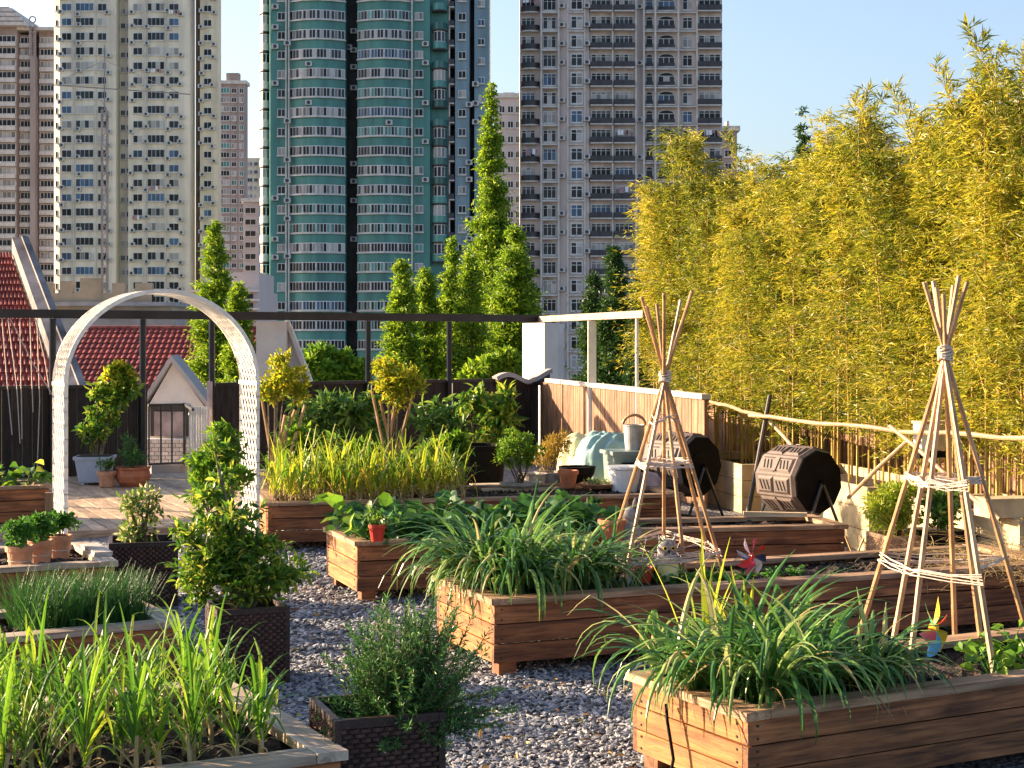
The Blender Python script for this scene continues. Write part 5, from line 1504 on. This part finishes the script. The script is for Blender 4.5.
# dark shrubs along the fence in shade, each in a dark tub
tubs = [(318,17.0,[(318,415,26,20),(300,432,18,14),(335,430,16,14)],'dark leafy shrub by the fence, leftmost of the four','shrub_dark',620),
        (356,17.0,[(352,412,18,14),(368,405,12,12),(372,432,20,12)],'dark shrub with lighter tips, second from left of the four','shrub_dark',480),
        (440,17.0,[(432,415,20,14),(445,432,26,14)],'dark leafy shrub, third from left of the four along the fence','shrub_dark',560),
        (482,16.6,[(480,405,20,18),(498,418,16,18),(468,398,12,10),(505,405,12,16),(490,432,22,12)],'large leaved shrub, rightmost of the four, standing by the black tub','shrub',700)]
for i, (px, d, it, lab, mt, n) in enumerate(tubs):
    p = Q(px, d); r_ = potp(lab, p, [(.15,0),(.2,.34),(.215,.35),(.215,.38),(.19,.38),(.18,.3)], M['blackpl'])
    shrub('', None, None, None, CL(p, d, it), n, M[mt], .13, .045, fine=True, seed=60+i, parent=r_, stemr=.012, shell=.3, up=-.1)
mb = MB(); mb.lathe([(.22,0),(.27,.55),(.285,.56),(.285,.60),(.25,.60),(.24,.5)], 24); mb.build('rain_tub', [M['blackpl']], loc=Q(478, 15.6), label='big black plastic tub standing behind the garlic bed end', cat='tub')
# low bright leafy row behind the garlic
for i, (px, py, rx, ry) in enumerate(((298,445,18,16), (330,452,22,14), (362,455,20,12), (425,455,24,12), (455,450,16,12), (300,470,20,10))):
    p = Q(px, 13.9); shrub('potato_plant', 'one of the bright leafy plants in the row right behind the garlic', 'plant', p, CL(p, 13.9, [(px,py,rx,ry), (px-8,py+14,rx*.8,ry)]), 520, M['shrub_bri'], .085, .05, fine=True, seed=70+i, group='bright leafy plants behind the garlic', up=.6)
# two yellow green shrubs on splayed canes
for i, (px, cx, cl, poles, lab) in enumerate(((272, 282, [(285,372,22,16),(275,385,16,14),(295,390,18,14),(280,358,10,8),(268,392,12,12)], [((262,490),(295,410)), ((275,480),(262,400)), ((285,470),(305,405)), ((268,495),(285,415))], 'yellow green shrub tied to crossed canes beside the arch'),
                                              (390, 398, [(400,375,22,14),(390,388,18,14),(412,388,16,14),(388,368,12,10),(398,400,14,10)], [((388,470),(372,392)), ((392,470),(412,398)), ((385,475),(395,400)), ((395,465),(380,400))], 'yellow green shrub tied to splayed canes in the centre back'))):
    d = 13.7; p = Q(px, d); r_ = empty('staked_shrub', p, 0, lab, 'shrub')
    for (a, b) in poles:
        mb = MB(); A = Q(a[0], d, zat(a[1], d)); Bq = Q(b[0], d+.1, zat(b[1], d+.1)); A2 = A + (A-Bq)*.55; A2.z = max(A2.z, 0)
        mb.tube([A2-p, A-p, Bq-p], .014, 6); mb.build('cane', [M['cane']], r_)
    shrub('', None, None, None, CL(p, d, cl), 1500, M['shrub_yel'], .055, .025, seed=80+i, parent=r_, stemr=.006, twigm='twig')
# two plants left of the corner
# ================================================================ deck pots
p = P(95, 484, .06); r_ = potp('blue grey square planter with a tall leaning shrub topped yellow', p, ((.15,0), (.185,.27)), M['bluegrey'], square=True, rz=R(6))
cl = CL(p, p.y, [(100,418,16,16), (112,400,18,16), (92,432,14,12), (118,378,14,12), (122,392,14,12), (98,395,12,10)])
shrub('', None, None, None, cl, 1100, M['shrub'], .085, .045, fine=True, seed=90, parent=r_, stemr=.010, twigm='twig')
shrub('', None, None, None, CL(p, p.y, [(115,372,14,9), (124,380,10,10), (102,388,8,5)]), 260, M['shrub_yel'], .085, .045, fine=True, seed=91, parent=r_, stems=False, leafname='yellow_leaves')
p = P(107, 487, .06); r_ = potp('small terracotta pot between the blue grey planter and the wide bowl', p, classic(.075, .10, .17), M['terra_pale'])
shrub('', None, None, None, [(0,0,.24,.08,.08,.07)], 160, M['shrub_dark'], .05, seed=92, parent=r_, stemr=.003)
p = P(133, 486, .06); r_ = potp('wide round terracotta bowl with grey green herbs on the deck', p, [(.12,0),(.17,.05),(.188,.11),(.175,.17),(.168,.18),(.185,.185),(.19,.205),(.165,.205),(.16,.17)], M['terra'])
shrub('', None, None, None, [(0,0,.28,.15,.12,.10),(-.05,0,.42,.10,.08,.16)], 700, M['rosemary'], .06, .010, seed=93, parent=r_, stemr=.003)

# ================================================================ terracotta pots in the left bed
for px, py, lab in ((20, 561, 'terracotta pot of parsley, leftmost of the three in the left bed'), (40, 560.5, 'terracotta pot of parsley, middle of the three in the left bed'), (59, 559, 'terracotta pot of parsley, rightmost of the three and beside the wooden post')):
    d = 9.1; p = Q(px, d + (px-40)*.012, B_L2.sz); r_ = potp(lab, p, classic(.055, .075, .145), M['terra_pale'])
    shrub('', None, None, None, [(0,0,.20,.09,.09,.055), (.02,0,.24,.07,.07,.05)], 560, M['herb'], .032, .022, fine=True, seed=100+px, parent=r_, stemr=.002)
    mb = MB(); mb.tube([(.066*math.cos(t_), .066*math.sin(t_), .06) for t_ in np.linspace(0, 6.283, 17)], .003, 4, cap=False); mb.build('twine_band', [M['twine']], r_)
mb = MB(); mb.box(-.022,.022,-.02,.02,0,.42,0); mb.build('wooden_post', [M['slat']], loc=Q(49, 9.35, .30), rz=.2, label='short reddish wooden post standing among the terracotta pots', cat='post')
p = B_L2.W(-.12, .55, .381); mb = MB(); mb.box(-.05,.05,-.22,.22,0,.025,0,jit=.004); mb.build('stone_slab', [M['stone']], loc=B_L2.W(-.02, .42, .383), rz=R(25), label='short pale board lying across the corner of the pot bed', cat='board')
for i, (x, y) in enumerate(((-.15,.2), (-.45,.3), (-.8,.25), (-.3,.45))):
    rosette('one of the leafy plants in the farthest left bed', B_L1.W(x, y), 22, .12, 600+i, mat='shrub', group='leafy plants in the farthest left bed')
# ================================================================ fern in wicker pot, dark pot
p = Q(898, 10.55); wicker('pale wicker pot under the light green fern', p, R(14), .30, .34, mat='wickerpale')
o_ = p + Vector((0,0,.30)); shrub('fern', 'light green feathery fern spilling from the pale wicker pot', 'fern', o_, CL(o_, 10.5, [(895,500,26,16,-.05), (880,508,16,18,-.1), (905,515,18,18,-.12), (900,488,20,8)]), 2600, M['fern'], .045, .012, seed=110, up=-.2)
p = Q(940, 10.5); r_ = potp('black pot of dark drooping foliage right of the fern', p, ((.13,0), (.155,.33)), M['blackpl'], square=True, rz=R(14))
shrub('', None, None, None, CL(p, 10.5, [(940,500,22,12), (932,515,16,16,-.12), (950,512,14,12)]), 900, M['shrub_dark'], .055, .022, seed=111, parent=r_, stemr=.004)

# ================================================================ owl decoy
def owl(loc, s=.22):
    root = empty('owl_figure', loc, R(8), 'grey and yellow plastic owl figure in the middle bed', 'figure')
    mb = MB(); prof = [(.14,0), (.22,.04), (.27,.16), (.285,.34), (.27,.52), (.22,.64), (.205,.68), (.225,.76), (.225,.86), (.17,.95), (.08,1.0)]
    mb.lathe([(r*s, z*s) for r, z in prof], 22, sy=.85); mb.build('body', [M['owlgrey']], root, smooth=True)
    bl = MB(); n = 9; P3 = np.zeros((n, n, 3))
    for i, a in enumerate(np.linspace(-1.05, 1.05, n)):
        for j, q in enumerate(np.linspace(0, 1, n)):
            z = .05 + .56*q; rr = float(np.interp(z, [p[1] for p in prof], [p[0] for p in prof])) + .012; k = a*math.sin(math.pi*(.15+.7*q))
            P3[i, j] = (rr*math.sin(k)*s, -rr*.85*math.cos(k)*s, z*s)
    bl.grid(P3); bl.build('belly', [M['owlyel']], root, smooth=True)
    for sx in (-1, 1):
        w_ = MB(); P3 = np.zeros((5, 9, 3))
        for i, a in enumerate(np.linspace(.95, 1.9, 5)):
            for j, q in enumerate(np.linspace(0, 1, 9)):
                z = .04 + .60*q; rr = float(np.interp(z, [p[1] for p in prof], [p[0] for p in prof])) + .03*math.sin(math.pi*q); aa = sx*(1.42 + (a-1.42)*(.25+.75*q))
                P3[i, j] = (rr*math.sin(aa)*s, -rr*.85*math.cos(aa)*s, z*s)
        w_.grid(P3); w_.build('wing', [M['steel']], root, smooth=True)
        e = MB(); c = (sx*.09*s, -.19*s, .82*s)
        e.tube([(c[0], c[1]+.01*s, c[2]), (c[0], c[1]-.02*s, c[2])], .045*s, 14, 0); e.tube([(c[0], c[1]-.021*s, c[2]), (c[0], c[1]-.03*s, c[2])], .030*s, 12, 1)
        e.build('eye', [M['pw_yellow'], M['blackpl']], root)
        t_ = MB(); t_.tube([(sx*.13*s, 0, .90*s), (sx*.2*s, -.02*s, 1.12*s)], [.06*s, .008*s], 7); t_.build('ear_tuft', [M['owlgrey']], root)
    b = MB(); b.tube([(0, -.19*s, .76*s), (0, -.25*s, .70*s)], [.03*s, .004*s], 6); b.build('beak', [M['blackpl']], root)
p = P(667, 584, B_M3.sz); owl(p, .235)
# red lump and pale figure by the owl
def figure(label, loc, s, mat, col2=None, rz=0.0):
    root = empty('rabbit_figure', loc, rz, label, 'figure')
    mb = MB(); mb.lathe([(r*s, z*s) for r, z in ((.24,0),(.32,.08),(.36,.25),(.30,.45),(.17,.58),(.13,.62),(.20,.70),(.23,.80),(.19,.92),(.08,.98))], 18, sy=.9); mb.build('body', [mat], root, smooth=True)
    for sx in (-1, 1):
        e = MB(); e.tube([(sx*.09*s, 0, .93*s), (sx*.12*s, .03*s, 1.1*s), (sx*.14*s, .05*s, 1.25*s)], [.05*s, .06*s, .02*s], 8); e.build('ear', [mat], root, smooth=True)
        e = MB(); e.tube([(sx*.16*s, -.28*s, .05*s), (sx*.17*s, -.40*s, .05*s)], [.09*s, .06*s], 8); e.build('foot', [mat], root, smooth=True)
figure('pale stone figure sitting low left of the owl', P(627, 588, B_M3.sz), .13, M['stone'], rz=.5)
figure('grey stone figure behind the canes at the bare soil bed', Q(630, 10.3, 0) + Vector((0,0,.30)), .24, plain('grey_cast_stone', (.30,.27,.25), .85, .2, 20, .3), rz=-.4)
mb = MB(); mb.lathe([(.04,0),(.052,.075),(.058,.08),(.058,.095),(.05,.095),(.045,.07)], 18); mb.build('red_cup', [M['redpot']], loc=P(643, 585, B_M3.sz), label='small red cup beside the owl', cat='cup')
p = Q(612, 10.2, .32); r_ = potp('worn reddish terracotta pot behind the left canes of the tripod', p, classic(.065, .085, .15), M['terra'])
# low herbs along the middle bed
for i, (x, y, n_, s_) in enumerate(((1.18,.30,26,.035), (1.30,.34,26,.035), (1.24,.50,24,.035), (1.42,.36,22,.03), (1.55,.32,20,.03), (1.75,.34,22,.028), (1.9,.36,18,.028), (1.08,.42,20,.04))):
    rosette('one of the low herb cushions behind the owl in the middle bed', B_M3.W(x, y), n_*2, s_, 640+i, mat='herb', group='low herbs in the middle bed')
mb = MB(); mb.tube([(0,0,.012),(.12,.02,.014)], [.022,.02], 8); mb.build('terracotta_shard', [M['terra_pale']], loc=P(712, 578, B_M3.sz), label='pinkish terracotta shard lying on soil near the tripod foot', cat='shard')
for i, (x, y) in enumerate(((1.25,.25), (1.35,.45), (1.50,.3), (1.62,.5), (1.15,.15), (1.75,.25))):
    rosette('one of the young leafy seedlings at the right end of the front bed', B_R1.W(x+.1, y), 14, .06, 660+i, mat='shrub_bri', group='seedlings in the front right bed')

# ================================================================ pinwheels
def pinwheel(label, hub, r, cols, rz, base_z, roll=0.0, curl=.35):
    root = empty('pinwheel', (hub.x, hub.y, base_z), rz, label, 'pinwheel'); hz = hub.z - base_z; n = len(cols)
    for i, c in enumerate(cols):
        a = roll + 2*math.pi*i/n; mb = MB(); K = 6; P3 = np.zeros((K+1, 4, 3))
        for k in range(K+1):
            q = k/K
            for j in range(4):
                w_ = (j/3)*.62*math.sin(math.pi*min(1, .15+q*.85))**.8; aa = a + w_
                P3[k, j] = (math.cos(aa)*r*q, -curl*r*(j/3)*math.sin(math.pi*q)*.8 - .01, hz + math.sin(aa)*r*q)
        mb.grid(P3, 0)
        o = mb.build('blade', [M['pw_'+c]], root); md = o.modifiers.new('thick', 'SOLIDIFY'); md.thickness = .001
    mb = MB(); mb.tube([(0,-.03,hz), (0,0,hz)], r*.12, 10); mb.build('hub', [M['pw_'+cols[0]]], root)
    mb = MB(); mb.tube([(0,.006,0), (0,.006,hz)], .004, 6); mb.build('stick', [M['steel']], root)
hb_ = Q(750, 8.45); hb_.z = zat(556, 8.45); pinwheel('red and white glossy pinwheel above the middle bed', hb_, .105, ['red','pink','white_','navy','red','pink','green','navy'] if False else ['red','pink','paper','navy','red','pink','paper','navy'], .5, B_M3.sz, .4)
hb_ = Q(930, 6.15); hb_.z = zat(627, 6.15); pinwheel('rainbow pinwheel in the front right bed beside the tall tripod', hb_, .125, ['yellow','green','red','blue','yellow','red'], .9, B_R1.sz, 1.1)

# ================================================================ straw, sticks and boards
g = np.random.default_rng(21); n = 900
cx = Q(985, 9.2); mb = MB(); base = np.stack([g.normal(cx.x, .28, n), g.normal(cx.y-.25, .30, n), .32 + np.abs(g.normal(0, .06, n))], 1)
blades(mb, base, g.random(n)*6.28, g.uniform(.12,.32,n), .004, g.uniform(-.1,.5,n), g.uniform(.2,1.2,n), 5, 0, g, tipw=.5)
o = mb.build('straw_heap', [M['straw_leaf']]); o['kind'] = 'stuff'
mb = MB(); mb.box(-.22,.22,-.035,.035,0,.03,0,jit=.004); mb.build('wooden_board', [M['plankpale']], loc=Q(775, 11.15, .385), rz=R(-8), label='pale offcut board lying on the back edge of the bare soil bed', cat='board')
mb = MB(); mb.box(-.16,.16,-.1,.1,0,.12,0,jit=.003); mb.build('wooden_block', [M['palewood']], loc=Q(1005, 10.1, .50), rz=R(12), label='pale wooden block at the right edge above the straw', cat='block')
mb = MB()
for i in range(9):
    a = Q(862 + rnd.uniform(-16,20), 11.2 + rnd.uniform(-.3,.3), .02); mb.tube([a, a + Vector((rnd.uniform(-.3,.3), rnd.uniform(-.2,.2), rnd.uniform(.02,.22)))], .008, 5)
o = mb.build('fallen_sticks', [M['polew']]); o['kind'] = 'stuff'
# irrigation hose on the front bed
pts = [B_L4.W(-.02, .62, .40), B_L4.W(-.06,.52,.41), B_L4.W(-.10,.45,.405), B_L4.W(-.16,.42,.38), B_L4.W(-.19,.40,.33)]
o0 = pts[0]; mb = MB(); mb.tube([p-o0 for p in pts], .006, 6); mb.build('drip_hose', [M['blackpl']], loc=o0, label='thin black drip hose over the corner of the front left bed', cat='hose')
pts = [B_R1.W(-.03,.45,.30), B_R1.W(-.045,.42,.25), B_R1.W(-.045,.38,.12), B_R1.W(-.06,.40,.0)]
o0 = pts[0]; mb = MB(); mb.tube([p-o0 for p in pts], .006, 6); mb.build('drip_hose', [M['blackpl']], loc=o0, label='black hose hanging down the left end of the front right bed', cat='hose')
# ================================================================ bamboo hedge
def bamboo_meshes(seed, Hc, low=1.0, nleaf=1500):
    g = np.random.default_rng(seed)
    az = g.random()*6.28; lean = g.uniform(.02, .10)*Hc
    def axis(s): return np.array([math.cos(az)*lean*s**2.2, math.sin(az)*lean*s**2.2, Hc*s])
    c = MB(); N_ = 16
    c.tube([tuple(axis(i/N_)) for i in range(N_+1)], [ .013*(1 - .75*i/N_)for i in range(N_+1)], 6)
    for i in range(1, int(Hc/.28)):
        p = axis(i*.28/Hc); c.lathe([(.0125*(1-.7*p[2]/Hc), -.006), (.0165*(1-.7*p[2]/Hc), 0), (.0125*(1-.7*p[2]/Hc), .006)], 6, 0, tuple(p), False, False)
    pts, dr = [], []
    nb = nleaf // 14
    for b in range(nb):
        s = low/Hc + (1.0 - low/Hc) * g.random() ** .85
        p = axis(s); a = g.random()*6.28
        L = g.uniform(.15, .85) * (1.12 - .80*max(0, s-.35)/.65) * (1 if s > .36 else .7)
        el = g.uniform(.3, 1.1)
        d = np.array([math.cos(a)*math.cos(el), math.sin(a)*math.cos(el), math.sin(el)])
        mid = p + d*L*.55; tip = mid + np.array([d[0], d[1], d[2]*-.1])*L*.5
        if b % 2 == 0: c.tube([tuple(p), tuple(mid), tuple(tip)], [.003, .002, .001], 3, cap=False)
        k = 14
        u = g.uniform(.25, 1.05, k)[:, None]
        q = np.where(u < .55, p + (mid-p)*u/.55, mid + (tip-mid)*(u-.55)/.45)
        pts.append(q + g.normal(size=(k,3))*.02)
        dd = np.stack([np.cos(a)+g.normal(0,.8,k), np.sin(a)+g.normal(0,.8,k), g.uniform(-1.0,.7,k)], 1); dr.append(dd)
    pts = np.concatenate(pts); dr = np.concatenate(dr)
    mb = MB(); leaves(mb, pts, dr, g.uniform(.055,.115,len(pts)), .015, g=g, fold=.15)
    return c.mesh('culm', [M['culm']]), mb.mesh('foliage', [M['bamboo']])
BV = [bamboo_meshes(100+i, 3.6 + .12*(i % 4), low=(.9, 1.25, 1.0, 1.5, .8, 1.15, 1.0)[i], nleaf=(3000,2600,3100,2200,3300,2700,2900)[i]) for i in range(7)]
nb = 0
g = np.random.default_rng(5)
for row, off in enumerate((.0, .28, .56, .9, 1.35)):
    n = 40 if row < 3 else 30
    for i in range(n):
        s = (i + g.uniform(-.35, .35)) / n
        d = 19.0 - 9.7*s
        x = 1.60 + .197*(18.5 - d) + .15 + off + g.uniform(-.1, .1)
        px = 512 + x/d*F
        if px > 1110: continue
        cm, fm = BV[g.integers(len(BV))]
        want = float(np.interp(px, [600, 640, 690, 745, 790, 830, 870, 900, 935, 975, 1010, 1040], [200, 178, 158, 205, 172, 140, 150, 158, 132, 108, 92, 84]))
        hz = zat(want, d) * g.uniform(.84, 1.05)
        root = empty('bamboo', (x, d, 0), g.random()*6.28, 'one of the tall golden green bamboo plants crowding the right side', 'bamboo', 'bamboo plants of the golden hedge')
        sc = hz / 3.75
        root.scale = (max(sc, .85), max(sc, .85), sc)
        link('culm', cm, root); link('foliage', fm, root)
        nb += 1
# tall arching sprays reaching above the hedge
sm = []
for i in range(3):
    gg = np.random.default_rng(300+i)
    c = MB(); Hc = 4.6
    ax = lambda s: np.array([.55*s**3, 0, Hc*s - .25*s**6])
    c.tube([tuple(ax(k/18)) for k in range(19)], [.012*(1-.85*k/18) for k in range(19)], 6)
    pts, dr = [], []
    for b in range(60):
        s = gg.uniform(.5, 1.0); p = ax(s); a = gg.random()*6.28
        L = gg.uniform(.15, .4)*(1.25-s); d = np.array([math.cos(a)*.7, math.sin(a)*.7, .6]); q = p + d*L
        c.tube([tuple(p), tuple(q)], [.002, .001], 3, cap=False)
        for k in range(7): pts.append(p + (q-p)*gg.uniform(.3,1.1)); dr.append(d + gg.normal(size=3)*.5)
    mb = MB(); leaves(mb, np.array(pts), np.array(dr), gg.uniform(.08,.14,len(pts)), .015, g=gg, fold=.15)
    sm.append((c.mesh('culm', [M['culm']]), mb.mesh('foliage', [M['bamboo']])))
for px, d, yt, rz in ((815,14.5,78,0), (838,14.2,90,.4), (770,15.8,130,3.1), (935,12.6,58,.3), (950,12.2,80,2.8), (990,11.4,35,.5), (1008,11.0,18,.1), (1022,10.6,6,-.3), (905,13.0,98,3.3), (875,13.4,105,.2), (715,17.2,150,3.2), (1000,11.2,60,3.0), (1040,10.6,10,2.9)):
    root = empty('bamboo', Q(px, d), rz, 'one of the slender arching bamboo stems standing above the hedge', 'bamboo', 'arching bamboo sprays above the hedge')
    sc = zat(yt, d)/4.4; root.scale = (sc, sc, sc)
    cm, fm = sm[nb % 3]; nb += 1
    link('culm', cm, root); link('foliage', fm, root)

# low boarded fence at the terrace edge behind the culms
fb = empty('boarded_fence', (3.9, 16.5, 0), 0, 'dim low boarded fence seen between the bamboo culms', 'fence')
boards(Vector((2.35, 19.4, 0)), Vector((5.35, 8.2, 0)), .02, 1.12, M['slat'], bw=.11, root=fb, off=Vector((3.9, 16.5, 0)), gap=.012, jz=.03)
